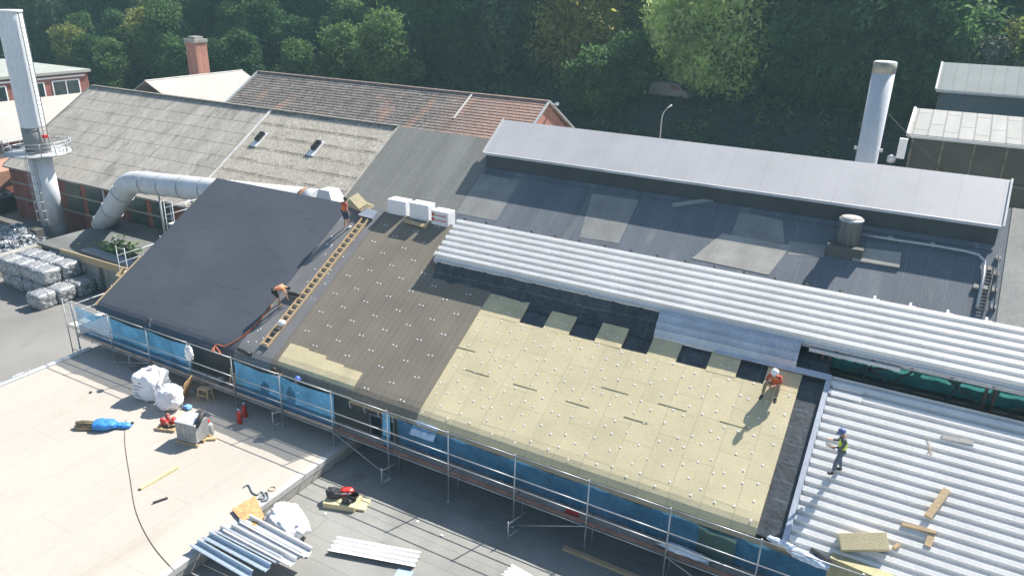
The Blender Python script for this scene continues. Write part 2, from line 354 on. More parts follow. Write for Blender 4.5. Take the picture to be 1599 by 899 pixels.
# ================================================================== FRONT HALL
XL, XR = -38.2, 15.
TR = 10.62                                        # slope length to the ridge
hall = thing('factory_hall', 'hall being re-roofed with black, brown and yellow layers and white ribbed decks', 'factory hall', (-12, 27, 0))
def nose(top, z, t0=.75):                         # roof layer profile from the top down round the eave
    return [(top, z), (t0, z), (t0*.62, z-.012), (t0*.33, z-.05), (t0*.12, z-.12), (0, z-.22)]
b = MB()
b.add([(XL+.25, 22.75, 0), (XR, 22.75, 0), (XR, 22.75, 5.25), (XL+.25, 22.75, 5.25)], [(0, 1, 2, 3)])
b.add([(XL+.25, 22.75, 0), (XL+.25, 22.75, 5.25), (XL+.25, 31.4, 10.4), (XL+.25, 39.0, 5.8), (XL+.25, 39, 0)], [(0, 1, 2, 3, 4)])
part('wall', b, WALLGREY, hall)
b = MB(); b.box((XL, 0.08, -.30), (-1.75, TR, -.02)); part('roof_slab', b, VAPOUR, hall, F1)
b = MB(); b.add([(XL, 31.42, 10.66), (XR, 31.42, 10.66), (XR, 39.3, 5.9), (XL, 39.3, 5.9)], [(0, 1, 2, 3)]); part('back_slope', b, FELT, hall)
def layer(name, pl, z, mat, label=None, th=.1, frame=F1):      # flat polygonal layer given in slope coordinates
    b = MB(); b.prism([(x, t, z-th) for x, t in pl], (0, 0, th)); return part(name, b, mat, hall, frame, label=label)
def sweep(name, x0, x1, top, z, mat, label=None, nx=24, wob=.006):
    b = MB(); pr = nose(top, z)
    fine = [(top+(pr[1][0]-top)*i/10, z) for i in range(10)]+pr[1:]
    b.profile_x(fine[::-1], x0, x1, nx, jit=lambda x, y: wob*noise.noise(Vector((x*1.1, y*1.1, z*9))))
    n = len(fine); e = 0.11                                   # side faces
    for x in (x0, x1): b.add([(x, y, zz) for y, zz in fine]+[(x, y, zz-e) for y, zz in fine], [(i, i+1, n+i+1, n+i) for i in range(n-1)])
    b.add([(x0, top, z), (x1, top, z), (x1, top, z-e), (x0, top, z-e)], [(0, 1, 2, 3)])
    return part(name, b, mat, hall, F1, label=label)
LX = -27.55                                        # right edge of the finished black membrane
sweep('black_membrane', XL, LX, TR, .19, BLACK, 'finished black roof membrane')
sweep('grey_felt_strip', LX+.004, -25.2, TR, .165, SLATE, 'slate grey strip beside the ladder', 8)
XB = L1(652, 650).x; XY = L1(1179, 836).x
sweep('brown_insulation', -25.196, XB, TR, .15, BROWN, 'brown faced insulation layer', 24)
layer('brown_insulation', [(XB+.004, 8.4), (-15.4, 8.4), (-15.4, 7.9), (-14.9, 7.9), (XB+.004, 7.3)][:3]+[(XB+.004, 7.9)], .10, BROWN)
sweep('yellow_insulation', XB+.005, XY, L1(740, 487).y, .11, YELLOW, 'exposed yellow mineral wool layer', 40, .01)
yt = L1(740, 487).y; print('yellow top t', yt, L1(1200, 600).y, 'XB', XB, 'XY', XY)
# boards reaching up into the shade
for px in (((742, 487), (833, 466)), ((848, 515), (902, 497)), ((926, 540), (983, 516)), ((1008, 560), (1067, 537)), ((1098, 590), (1158, 562)), ((1192, 600), (1254, 588))):
    a = L1(*px[0]); c = L1(*px[1]); b = MB(); b.box((max(a.x, XB), yt-.05, .02), (min(c.x, XY), min(c.y, 8.6), .12+random.uniform(-.015, .012)))
    part('insulation_board', b, YELLOW2, hall, F1)
# yellow strip by the eave in front of the brown field
b = MB(); ya, yb = L1(430, 575).x, L1(549, 615).x; n = 4
for i in range(n):
    x0 = ya+(yb-ya)*i/n; x1 = ya+(yb-ya)*(i+1)/n-.01; tp = 1.55-.12*i+random.uniform(-.05, .05)
    pr = [(tp, .2), (.75, .2), (.46, .17), (.25, .09), (.09, -.03), (-.02, -.2)]
    b.profile_x(pr[::-1], x0, x1, 1); b.add([(x0, tp, .2), (x1, tp, .2), (x1, tp, .1), (x0, tp, .1)], [(0, 1, 2, 3)])
    for x in (x0, x1): b.add([(x, y, z) for y, z in pr]+[(x, y, z-.09) for y, z in pr], [(k, k+1, 7+k, 6+k) for k in range(5)])
part('eave_insulation', b, YELLOW2, hall, F1, label='strip of yellow boards along the eave of the brown field')
# dark slits between yellow boards, their shadow put into the strip colour
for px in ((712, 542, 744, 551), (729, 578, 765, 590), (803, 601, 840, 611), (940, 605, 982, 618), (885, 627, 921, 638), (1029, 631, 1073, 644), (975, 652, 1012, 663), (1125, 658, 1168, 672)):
    a = L1(px[0], px[1]); c = L1(px[2], px[3]); b = MB(); b.box((a.x, (a.y+c.y)/2-.02, .112), (c.x, (a.y+c.y)/2+.018, .128)); part('board_slit_shade', b, surf('shadowed_wool_edge', (.44, .38, .23), .95), hall, F1)
# fastener discs
discs = []
x = XB+.3; i = 0
while x < XY-.15:
    t = .5+(.28 if i % 2 else 0)
    while t < yt-.1:
        discs.append((x+random.uniform(-.16, .16), t+random.uniform(-.17, .17), .124)); t += .74
    x += .56; i += 1
dz = len(discs)
x = -25.5; i = 0
while x < XB-.35:
    t = .55+(.62 if i % 2 else 0)
    while t < TR-.3:
        if not (x < yb+.2 and t < 1.7): discs += [(x-.1, t, .16), (x+.1, t+random.uniform(-.03, .03), .16)]
        t += 1.22
    x += .98; i += 1
for k in range(26): discs.append((random.uniform(-27.2, -25.4), random.uniform(.3, TR-.4), .176))
for px in ((760, 462), (785, 468), (810, 474), (775, 485), (795, 492), (870, 505), (885, 510), (950, 525), (965, 530), (1035, 545), (1125, 572), (1140, 577)):
    q = L1(*px); discs.append((q.x, q.y, .136))
def disc_mb(p, r=.041):
    b = MB(); b.add([(p[0]+r*math.cos(k*math.pi/4), p[1]+r*math.sin(k*math.pi/4), p[2]) for k in range(8)]+[(p[0], p[1], p[2]+.006)], [(k, (k+1) % 8, 8) for k in range(8)]); return b
discs.sort(key=lambda p: (F1 @ Vector(p)-CAM).length)
d0 = None; rest = MB()
for k, p in enumerate(discs):
    if k < 100:
        if d0 is None: d0 = part('fastener_disc', disc_mb((0, 0, 0)), WHITE, hall, F1 @ T(p))
        else:
            c = d0.copy(); COL.objects.link(c); c.parent = hall; fr = F1 @ T(p); W[c.name] = fr; c.matrix_basis = W[hall.name].inverted() @ fr
    else:
        q = disc_mb(p); rest.add(q.v, q.f)
o = part('fastener_disc', rest, WHITE, hall, F1); o['kind'] = 'stuff'
# white-ribbed deck on the right
PER = .375
def deck_prof(t0, t1, z=0, dep=.19):
    out = []; t = t0; k = 0
    while t < t1-1e-6:
        for dt, dz in ((0, 0), (.14, 0), (.165, 1), (.21, 1), (.217, .94), (.224, 1), (.268, 1), (.275, .94), (.282, 1), (.335, 1)):
            if t+dt <= t1: out.append((t+dt, z+dep*dz))
        t += PER
    return out
TD = L1(1290, 588).y
b = MB(); b.profile_x(deck_prof(.02, TD, .0), -1.55, XR, 1); part('steel_deck', b, WHITE_DECK, hall, F1, label='white ribbed steel deck right of the yellow wool')
b = MB(); b.box((-1.75, .0, -.12), (-1.56, TD, .16)); part('edge_trim', b, GALV, hall, F1)
b = MB(); b.box((XB, -.20, -.27), (-1.2, -.01, -.16)); b.box((yb, -.17, -.25), (XB-.005, -.01, -.14)); part('eave_batten', b, TIMBER, hall, F1)
for k in range(28):                                # gutter hooks
    x = -20.2+k*.78+random.uniform(-.1, .1); b = MB()
    b.tube([(x, -.1, -.15), (x, -.22, -.20), (x+.02, -.30, -.40), (x, -.26, -.52), (x, -.16, -.50)], .014, 5); part('gutter_hook', b, WHITE if k < 9 else GALV, hall, F1)
# windows of the front wall
def window(x0, x1, z0, z1, y, parent, bars=2, hb=1, fm=STACKG, gm=GLASS):
    b = MB(); t = .08
    b.box((x0, y-.08, z0), (x1, y, z0+t)); b.box((x0, y-.08, z1-t), (x1, y, z1)); b.box((x0, y-.08, z0+t), (x0+t, y, z1-t)); b.box((x1-t, y-.08, z0+t), (x1, y, z1-t))
    for k in range(1, bars): xx = x0+(x1-x0)*k/bars; b.box((xx-.03, y-.06, z0+t), (xx+.03, y-.004, z1-t))
    for k in range(hb): zz = z0+(z1-z0)*(k+1)/(hb+1); b.box((x0+t, y-.05, zz-.025), (x1-t, y-.006, zz+.025))
    f = part('window', b, fm, parent); b = MB(); b.box((x0+.02, y-.035, z0+.02), (x1-.02, y-.012, z1-.02)); part('pane', b, gm, f, local=False)
    b = MB(); b.box((x0-.05, y-.14, z0-.09), (x1+.05, y, z0-.003)); part('sill', b, BRICKL, f, local=False); return f
for k in range(11): window(-19.6+k*3.07, -18.2+k*3.07, 3.3, 4.55, 22.75, hall, 2, 1)

# ---- roof lantern of the front hall
LT = F1.inverted() @ Vector((0, 28.7, 9.97)); t0, hL = LT.y, LT.z-.06
TL = 2.70
lant = part('roof_lantern', MB().box((-19.9, 28.95, 9.2), (-8.55, 29.05, 9.95)), VAPOUR, hall, label='raised strip with a white ribbed deck along the ridge')
b = MB(); b.profile_x(deck_prof(t0, t0+TL, hL), -20.2, XR, 1); b.add([(-20.2, t0, hL-.02), (XR, t0, hL-.02), (XR, t0+TL, hL-.02), (-20.2, t0+TL, hL-.02)], [(0, 1, 2, 3)])
part('ribbed_deck', b, WHITE_DECK, lant, F1)
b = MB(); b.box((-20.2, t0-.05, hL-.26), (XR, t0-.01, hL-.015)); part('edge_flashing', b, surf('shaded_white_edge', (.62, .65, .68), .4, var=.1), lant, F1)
for k in range(27): b = MB(); b.box((-19.9+k*1.3, t0-.062, hL-.15), (-19.78+k*1.3, t0-.052, hL-.11)); part('edge_clip', b, DKGREY, lant, F1)
for k in range(27):
    b = MB(); x = -19.9+k*1.27; b.box((x, t0+TL-.02, hL-.1), (x+.09, t0+TL+.05, hL+.2)); b.box((x+.09, t0+TL, hL-.1), (x+.24, t0+TL+.04, hL+.04)); part('fixing_bracket', b, DKGREY if k < 15 else WHITE, lant, F1)
b = MB()
yb2 = 31.15
b.box((-20.1, yb2, 10.3), (XR, yb2+.08, 11.2)); b.add([(-19.95, 29, 9.25), (-19.95, 31.1, 10.5), (-19.95, 31.1, 11.2), (-19.95, 29, 10.0)], [(0, 1, 2, 3)]); part('end_wall', b, VAPOUR, lant)
# lumpy membrane dressed up the front of the lantern
b = MB(); nxx, ny = 60, 5; vs = []
for i in range(nxx+1):
    for j in range(ny+1):
        x = -20.0+i*11.4/nxx; t = j/ny; y = 28.0+.95*t**1.5; z = 5.4+(y-22.22)*math.tan(S1)+.03+t**2*.70
        vs.append((x, y+.06*noise.noise(Vector((x*1.3, t*3, 1))), z+.07*noise.noise(Vector((x*1.1, t*4, 5)))))
b.add(vs, [(i*(ny+1)+j, (i+1)*(ny+1)+j, (i+1)*(ny+1)+j+1, i*(ny+1)+j+1) for i in range(nxx) for j in range(ny)], True); part('dressed_membrane', b, VAPOUR, lant)
# galvanised cover sheet
b = MB(); pr = []
for k in range(13):
    t = k/12; pr.append((28.05+.62*t**1.6, 8.86+1.08*t+(.04 if k % 3 == 1 else 0)))
b.profile_x(pr, -8.6, -2.9, 6, jit=lambda x, y: .025*noise.noise(Vector((x, y*2, 3)))); part('cover_sheet', b, GALV, lant)
b = MB(); b.box((-6.0, 6.72, .14), (-1.6, 6.98, .19)); part('base_flashing', b, GALV, lant, F1)
# green net and truss
b = MB(); vs = []; n = 90
for i in range(n+1):
    x = -2.9+i*17.8/n
    for j in range(5): vs.append((x, 29.45+.02*math.sin(x*7+j)+.05*noise.noise(Vector((x*2, j, 0))), 8.7+j*.39))
b.add(vs, [(i*5+j, (i+1)*5+j, (i+1)*5+j+1, i*5+j+1) for i in range(n) for j in range(4)], True); part('debris_net', b, NETG, lant)
b = MB(); b.box((-2.9, 29.0, 8.4), (XR, 30.2, 8.75)); part('floor_beam', b, STEEL, lant)
def truss(x0):
    b = MB()
    for dx in (0, .28): b.beam((x0+dx, 29.0, 8.6), (x0+dx, 29.0, 10.05), .1, .12, (0, 1, 0))
    for k in range(4): b.beam((x0, 29.0, 8.9+k*.35), (x0+.28, 29.0, 8.9+k*.35), .05, .05)
    part('truss_post', b, surf('rusty_steel', (.10, .06, .05), .8, var=.4, vscale=3), lant)
for x0 in (-2.1, 3.4, 9.0): truss(x0)
for x0, x1 in ((-1.6, 3.3), (3.9, 8.9)):
    b = MB(); m_ = (x0+x1)/2
    for p, q in (((x0, 9.95), (m_-.5, 8.75)), ((m_-.5, 8.75), (m_+.6, 9.95)), ((m_+.6, 9.95), (x1, 8.8)), ((x0+.4, 8.9), (m_, 9.6)), ((m_, 9.6), (x1-.3, 9.9)), ((m_-1.4, 8.8), (m_-1.0, 9.95)), ((m_+1.5, 8.8), (m_+1.9, 9.95))):
        b.beam((p[0], 29.15, p[1]), (q[0], 29.15, q[1]), .07, .07)
    part('truss_diagonal', b, STEEL, lant)
b = MB(); b.box((-2.6, 28.62, 9.6), (.6, 28.7, 9.74)); part('fascia_strip', b, GALV, lant)

# ================================================================== FLAT ROOFS IN THE FOREGROUND
XE = -20.15
fb = thing('flat_roof_building', 'flat roofed building with a pale beige roof below the blue netted scaffold', 'building', (-29, 12, 0))
b = MB(); b.box((-38.3, -20, 0), (XE, 22.7, 3.0)); part('wall', b, CONC, fb)
b = MB(); b.add([(-38.3, -20, 3.25), (XE-.28, -20, 3.25), (XE-.28, 22.72, 3.25), (-38.3, 22.72, 3.25)], [(0, 1, 2, 3)]); part('roof', b, BEIGE, fb)
b = MB(); b.box((-38.42, -20, 3.0), (-38.1, 21.6, 3.34)); part('parapet_cap', b, CAPM, fb)
b = MB(); b.box((XE-.28, -20, 3.02), (XE+.02, 22.7, 3.262)); part('parapet_cap', b, surf('pale_edge_metal', (.47, .46, .45), .6, .1, var=.08), fb)
lb = thing('flat_roof_building', 'lower flat roofed building with a dark grey felt roof under the right scaffold', 'building', (0, 12, 0))
b = MB(); b.box((XE+.03, -20, 0), (18, 22.7, 2.4)); part('wall', b, CONC, lb)
b = MB(); b.add([(XE+.03, -20, 2.65), (18, -20, 2.65), (18, 22.73, 2.65), (XE+.03, 22.73, 2.65)], [(0, 1, 2, 3)]); b.box((XE+.03, -20, 2.41), (18, 22.7, 2.6)); part('roof', b, DARKROOF, lb)
b = MB()
for pl in (((500, 760), (560, 735), (575, 745), (520, 772)),):
    q = [GZ(*p, 2.657) for p in pl]; b.prism([(p.x, p.y, 2.653) for p in q], (0, 0, .006))
part('felt_patch', b, surf('lighter_felt', (.24, .235, .22), .9), lb)

# ================================================================== BACK HALL
bh = thing('factory_hall', 'old hall behind with corrugated and felt roofing and a long lilac grey roof lantern', 'factory hall', (-36, 45, 0))
TR2 = (49.15-39)/math.cos(S2); XC = -77.0
b = MB(); b.box((XC, 39.2, 0), (-40, 39.6, 5.1)); part('wall', b, BRICK, bh)
b = MB(); b.add([(XC, 39.25, 0), (XC, 39.25, 5.1), (XC, 49.1, 11.2), (XC, 56, 7), (XC, 56, 0)], [(0, 1, 2, 3, 4)]); part('gable_wall', b, BRICK, bh)
b = MB(); b.add([(XC, 49.2, 11.4), (16, 49.2, 11.4), (16, 57, 6.6), (XC, 57, 6.6)], [(0, 1, 2, 3)]); part('back_slope', b, CORR, bh)
for z in (1.95, 3.5): b = MB(); b.box((XC-.03, 39.10, z), (-40, 39.2, z+.16)); part('concrete_band', b, CONC, bh)
for k in range(9):
    x0 = -68.2+k*3.0
    if k in (2, 5): continue
    b = MB(); b.box((x0, 39.14, 3.7), (x0+2.2, 39.196, 5.0)); part('window', b, GREENGL, bh)
    b = MB(); b.box((x0, 39.14, 2.15), (x0+2.2, 39.196, 3.46)); part('window', b, GREENGL, bh)
for x0 in (-62.4, -53.6):
    b = MB(); b.tube([(x0, 39.02, 5.0), (x0, 39.02, 1.2), (x0+.2, 38.9, .9)], .09, 8); part('downpipe', b, STACKW, bh)
b = MB(); b.box((XC-.1, 38.72, 5.0), (-37.6, 38.95, 5.16)); part('gutter', b, STACKG, bh)
def corr(x0, x1, mat, label, rowlen=1.45, pitch=.21):
    b = MB(); n = int((x1-x0)/pitch)*6; tt = -.1
    while tt < TR2:
        te = min(tt+rowlen+.12, TR2+.05); vs = []
        for i in range(n+1):
            x = x0+(x1-x0)*i/n; z = .028*math.cos(2*math.pi*x/pitch)
            vs += [(x, tt, z+.014), (x, te, z)]
        b.add(vs, [(2*i, 2*i+2, 2*i+3, 2*i+1) for i in range(n)], True); tt += rowlen
    return part('corrugated_roof', b, mat, bh, F2, label=label)
corr(XC-.2, -51.75, CORR, 'grey corrugated roof behind the chimney'); corr(-51.55, -37.75, MOSS, 'mossy corrugated roof with two small vents')
b = MB(); b.box((XC-.1, 0, -.2), (16, TR2, -.06)); part('roof_slab', b, STACKG, bh, F2)
b = MB(); b.box((-37.7, -.1, -.05), (-27.9, TR2, .02)); part('felt_roof', b, FELTG, bh, F2)
b = MB(); b.box((-27.89, -.1, -.05), (4.5, TR2, .02)); part('felt_roof', b, FELT, bh, F2)
b = MB(); b.box((4.52, -.1, -.05), (16, TR2, .06)); part('felt_roof', b, surf('pale_grey_felt', (.33, .325, .30), .9, var=.12, vscale=.6, seam=(9, 1.9, .02, .85, True, .03)), bh, F2, label='pale grey felt roof right of the lantern')
wv = surf('white_verge', (.66, .64, .60), .8, var=.15, vscale=1)
b = MB(); b.box((-51.78, -.1, .03), (-51.5, TR2, .10)); part('verge_cap', b, wv, bh, F2)
b = MB(); b.box((-37.82, -.1, .03), (-37.66, TR2, .09)); part('verge_cap', b, surf('dull_verge', (.45, .42, .37), .9, var=.2, vscale=1), bh, F2)
b = MB(); b.box((XC-.25, -.1, -.1), (XC-.15, TR2, .12)); part('verge_cap', b, STACKG, bh, F2)
b = MB(); b.beam((XC-.2, 49.18, 11.56), (-37.7, 49.18, 11.56), .35, .1); part('ridge_cap', b, surf('ridge_cement', (.20, .19, .17), .95, var=.3, vscale=2), bh)
b = MB(); b.box((-60, 49.6, 10.9), (-29, 50.6, 11.0)); part('box_gutter', b, CAPM, bh)
for px in ((402, 222), (490, 236)):               # small roof vents
    q = L2(*px); b = MB(); b.box((q.x-.36, q.y-.6, .05), (q.x+.42, q.y+1.15, .08)); v = part('roof_vent', b, WHITE, bh, F2)
    b = MB(); b.box((q.x-.2, q.y, .09), (q.x+.25, q.y+.95, .30)); part('louvre_box', b, DKGREY, v, F2)
    b = MB()
    for k in range(4): b.box((q.x-.26, q.y+.1+k*.24, .305), (q.x+.31, q.y+.24+k*.24, .34))
    part('louvre', b, RUBBER, v, F2)
for px in ((925, 303, 998, 313, 966, 380, 905, 371), (752, 272, 812, 283, 775, 345, 712, 333), (1155, 330, 1222, 345, 1225, 380, 1140, 372), (1232, 377, 1290, 384, 1286, 402, 1230, 398)):
    q = [L2(px[2*i], px[2*i+1]) for i in range(4)]; b = MB(); b.prism([(p.x, p.y, .021) for p in q], (0, 0, .008)); part('felt_patch', b, surf('mid_grey_patch', (.26, .26, .25), .9, var=.15, vscale=.8, seam=(20, .52, .012, .88, True, .03)), bh, F2)
for px in ((1128, 365, 1236, 384, 1200, 430, 1080, 404), (1332, 388, 1407, 397, 1404, 420, 1330, 408)):
    q = [L2(px[2*i], px[2*i+1]) for i in range(4)]; b = MB(); b.prism([(p.x, p.y, .03) for p in q], (0, 0, .012 if px[0] < 1300 else .12)); part('felt_patch', b, PATCH, bh, F2, label='pale beige felt patch')
# big lilac lantern
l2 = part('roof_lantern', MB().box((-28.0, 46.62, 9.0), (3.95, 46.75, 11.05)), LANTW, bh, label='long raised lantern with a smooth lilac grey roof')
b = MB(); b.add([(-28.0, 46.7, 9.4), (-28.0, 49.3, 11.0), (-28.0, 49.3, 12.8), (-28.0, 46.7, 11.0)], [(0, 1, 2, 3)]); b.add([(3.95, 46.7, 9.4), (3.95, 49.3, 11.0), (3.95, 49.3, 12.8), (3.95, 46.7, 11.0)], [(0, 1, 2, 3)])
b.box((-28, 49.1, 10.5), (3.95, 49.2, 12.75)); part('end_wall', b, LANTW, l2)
A = [(-28.12, 46.5, 11.0), (4.05, 46.5, 11.0), (4.12, 49.32, 12.93), (-28.12, 49.32, 12.93)]
b = MB(); b.prism([(x, y, z) for x, y, z in A], (0, 0, .08)); part('sheet_roof', b, LILAC, l2)
b = MB(); b.box((-28.2, 46.40, 10.93), (4.12, 46.495, 11.1)); b.beam((-28.17, 46.46, 11.06), (-28.17, 49.36, 13.04), .1, .16); b.beam((4.12, 46.46, 11.06), (4.17, 49.36, 13.04), .1, .16); part('edge_trim', b, surf('pale_trim', (.56, .55, .56), .5), l2)
b = MB(); b.box((-27.9, 8.55, .03), (3.9, 8.95, .1)); part('base_upstand', b, FELT, l2, F2)
# round steel vent, conduits, cable ladder
q = GP(1322, 383, F2)
b = MB(); b.lathe([(.62, -.6), (.62, 1.45), (.67, 1.46), (.67, 1.56), (.60, 1.60)], 28, T((q.x, q.y, q.z))); v = part('round_roof_vent', b, CHROME, bh, T((q.x, q.y, q.z)), False)
b = MB(); b.lathe([(.58, 1.602), (.56, 1.66), (.3, 1.72)], 24, T((q.x, q.y, q.z))); part('gravel_cap', b, GRAVEL, v, T((q.x, q.y, q.z)), False)
b = MB(); b.box((q.x-.95, q.y-.9, q.z-.5), (q.x+.95, q.y+.7, q.z+.12)); part('vent_plinth', b, surf('plinth_felt', (.12, .12, .11), .9), bh)
b = MB(); pts = [L2(*p) for p in ((1342, 370), (1400, 379), (1460, 388), (1505, 396), (1527, 402), (1536, 412), (1535, 432), (1524, 484))]
b.tube([(p.x, p.y, .22) for p in pts], .07, 8); part('conduit', b, CAPM, bh, F2)
b = MB(); a_, c_ = L2(1546, 420), L2(1532, 486)
for dx in (-.16, .16): b.beam((a_.x+dx, a_.y, .16), (c_.x+dx, c_.y, .16), .04, .08)
for k in range(14): t = k/13; b.beam((a_.x+(c_.x-a_.x)*t-.16, a_.y+(c_.y-a_.y)*t, .16), (a_.x+(c_.x-a_.x)*t+.16, a_.y+(c_.y-a_.y)*t, .16), .03, .03)
part('cable_ladder', b, STEEL, bh, F2)
b = MB(); a_, c_ = L2(1560, 392), L2(1550, 488); b.tube([(a_.x, a_.y, .22), (c_.x, c_.y, .22)], .025, 6); part('lightning_conductor', b, DKGREY, bh, F2)
for px in ((1558, 405), (1555, 430), (1552, 455), (1550, 482), (1543, 422), (1537, 452), (1523, 450), (1390, 374), (1455, 384)):
    p = L2(*px); b = MB(); b.box((p.x-.12, p.y-.12, .03), (p.x+.12, p.y+.12, .2)); part('conduit_block', b, CONC, bh, F2)
p, q = L2(1050, 322), L2(1115, 313); b = MB(); b.beam((p.x, p.y, .09), (q.x, q.y, .09), .28, .1); single('roof_plank', 'grey plank lying in the shade below the lilac lantern', 'plank', b, surf('grey_timber', (.30, .31, .29), .9), F2)

# ================================================================== OTHER BUILDINGS
tb = thing('tiled_building', 'brick building with a weathered patchy tiled roof and a gable end', 'building', (-44, 56, 0))
FT = Matrix.Translation((0, 51, 10.7)) @ Matrix.Rotation(R_(30), 4, 'X'); xa, xb = -60.2, -27.7
b = MB(); b.box((xa+.2, 51.3, 0), (xb-.25, 60.6, 10.6)); part('wall', b, BRICKL, tb)
b = MB(); n = 0; t = -.2; TT = 5.72
while t < TT:                                      # tile courses as small steps
    b.add([(xa, t, .06), (xb, t, .06), (xb, t+.37, .02), (xa, t+.37, .02)], [(0, 1, 2, 3)]); b.add([(xa, t, .06), (xb, t, .06), (xb, t, 0), (xa, t, 0)], [(0, 1, 2, 3)]); t += .36
part('tiled_roof', b, TILE, tb, FT)
b = MB(); b.add([(xa, 55.95, 13.55), (xb, 55.95, 13.55), (xb, 60.9, 10.7), (xa, 60.9, 10.7)], [(0, 1, 2, 3)]); part('back_slope', b, TILE, tb)
b = MB(); b.add([(xb-.2, 51.4, 10.5), (xb-.2, 60.5, 10.5), (xb-.2, 55.95, 13.4)], [(0, 1, 2)]); part('gable', b, BRICKL, tb)
b = MB(); b.beam((xa, 55.95, 13.6), (xb, 55.95, 13.6), .3, .12); part('ridge_tiles', b, surf('ridge_tile', (.20, .15, .13), .9, var=.3, vscale=3), tb)
b = MB()
b.beam((xb, 55.95, 13.62), (xb, 60.95, 10.75), .14, .14); b.beam((xb, 55.95, 13.62), (xb, 51, 10.8), .14, .14); b.beam((xa, 55.95, 13.62), (xa, 51, 10.8), .2, .14); part('verge', b, CAPM, tb)
p = FT.inverted() @ GP(735, 152, FT); q = FT.inverted() @ GP(706, 186, FT); b = MB(); b.beam((p.x, TT, .1), (p.x, q.y, .1), .16, .05); part('verge_strip', b, wv, tb, FT)
p = GY(868, 163, 57); b = MB(); b.tube([(p.x-.5, 57, p.z-.8), (p.x-.2, 57, p.z), (p.x+.3, 56.7, p.z+.1)], [.05, .05, .16], 6); part('floodlight', b, WHITE, tb)

pb = thing('pale_roof_building', 'building with a smooth pale grey pitched roof below the brick chimney', 'building', (-78, 66, 0))
P1, P2 = GX(378, 108, -80), GX(190, 136, -80); print('pb', P1, P2); zr = (P1.z+P2.z)/2
b = MB(); b.prism([(-80, P1.y, zr), (-80, max(P2.y-1.2, 57.4), zr), (-66.5, max(P2.y-1.2, 57.4), zr-6.2), (-66.5, P1.y, zr-6.2)], (0, 0, .12)); b.prism([(-80.01, P1.y, zr), (-80.01, max(P2.y-1.2, 57.4), zr), (-90, max(P2.y-1.2, 57.4), zr-5), (-90, P1.y, zr-5)], (0, 0, .12)); part('roof', b, PALE, pb)
b = MB(); b.box((-89, max(P2.y-1, 57.5), 0), (-67.5, P1.y-.3, zr-6)); b.add([(-89, P1.y-.2, zr-6), (-67.5, P1.y-.2, zr-6), (-80, P1.y-.2, zr-.05)], [(0, 1, 2)]); part('wall', b, BRICKL, pb)
b = MB(); b.beam((-80, P1.y, zr+.13), (-80, max(P2.y-1.2, 57.4), zr+.13), .3, .1); part('ridge_cap', b, wv, pb)
bc = GX(313, 122, -83); tcm = GX(307, 62, -83); wd = 1.75
b = MB(); b.box((-83-wd/2, bc.y-wd/2, 0), (-83+wd/2, bc.y+wd/2, tcm.z-.3)); ch = thing('brick_chimney', 'square red brick chimney rising behind the pale pitched roof', 'chimney', (-83, bc.y, 0)); part('shaft', b, BRICKL, ch)
b = MB(); b.box((-83-wd/2-.12, bc.y-wd/2-.12, tcm.z-.3), (-83+wd/2+.12, bc.y+wd/2+.12, tcm.z+.1)); b.box((-83-wd/2+.25, bc.y-wd/2+.25, tcm.z+.1), (-83+wd/2-.25, bc.y+wd/2-.25, tcm.z+.4)); part('cap', b, CONC, ch)

# brick office at the far left: its window wall faces +x
XO = -92.
oc = GX(135, 108, XO); ob = GX(139, 143, XO); of = thing('brick_office', 'flat roofed red brick office with a row of white framed windows', 'office', (XO-8, oc.y-15, 0))
b = MB(); b.box((XO-18, oc.y-38, 0), (XO, oc.y, oc.z-.3)); part('wall', b, BRICK, of)
b = MB(); b.box((XO-18.3, oc.y-38.3, oc.z-.3), (XO+.35, oc.y+.3, oc.z)); part('flat_roof', b, surf('grey_green_flat_roof', (.34, .36, .33), .9, var=.08), of)
for k in range(8):
    y1 = oc.y-1.2-k*4.3; zt = oc.z-1.0; f = MB(); f.box((XO, y1-3.4, zt-1.8), (XO+.08, y1, zt)); wdw = part('window', f, WHITE, of)
    f = MB()
    for j in range(2): f.box((XO+.081, y1-3.25+j*1.62, zt-1.65), (XO+.1, y1-1.78+j*1.62, zt-.15))
    part('pane', f, GLASS, wdw, local=False)
b = MB(); b.box((XO, oc.y-38, oc.z-.75), (XO+.15, oc.y-.4, oc.z-.55)); part('lintel_band', b, WHITE, of)
lt = thing('lean_to_building', 'long low building with a pale lean-to roof in front of the brick office', 'building', (-86, 55, 0))
e1, e2 = GX(132, 146, XO+.2), GX(40, 219, -84)
b = MB(); b.prism([(XO+.1, oc.y+2, e1.z), (XO+.1, 25, e1.z), (-84, 25, e2.z), (-84, oc.y+2, e2.z)], (0, 0, .12)); part('roof', b, PALE, lt)
b = MB(); b.box((XO+.3, 25.3, 0), (-84.4, oc.y, e2.z-.05)); part('wall', b, BRICK, lt)
for k in range(6): b = MB(); b.box((-84.4, 30+k*4, e2.z-2), (-84.34, 33+k*4, e2.z-.4)); part('window', b, BLUEGREY, lt)

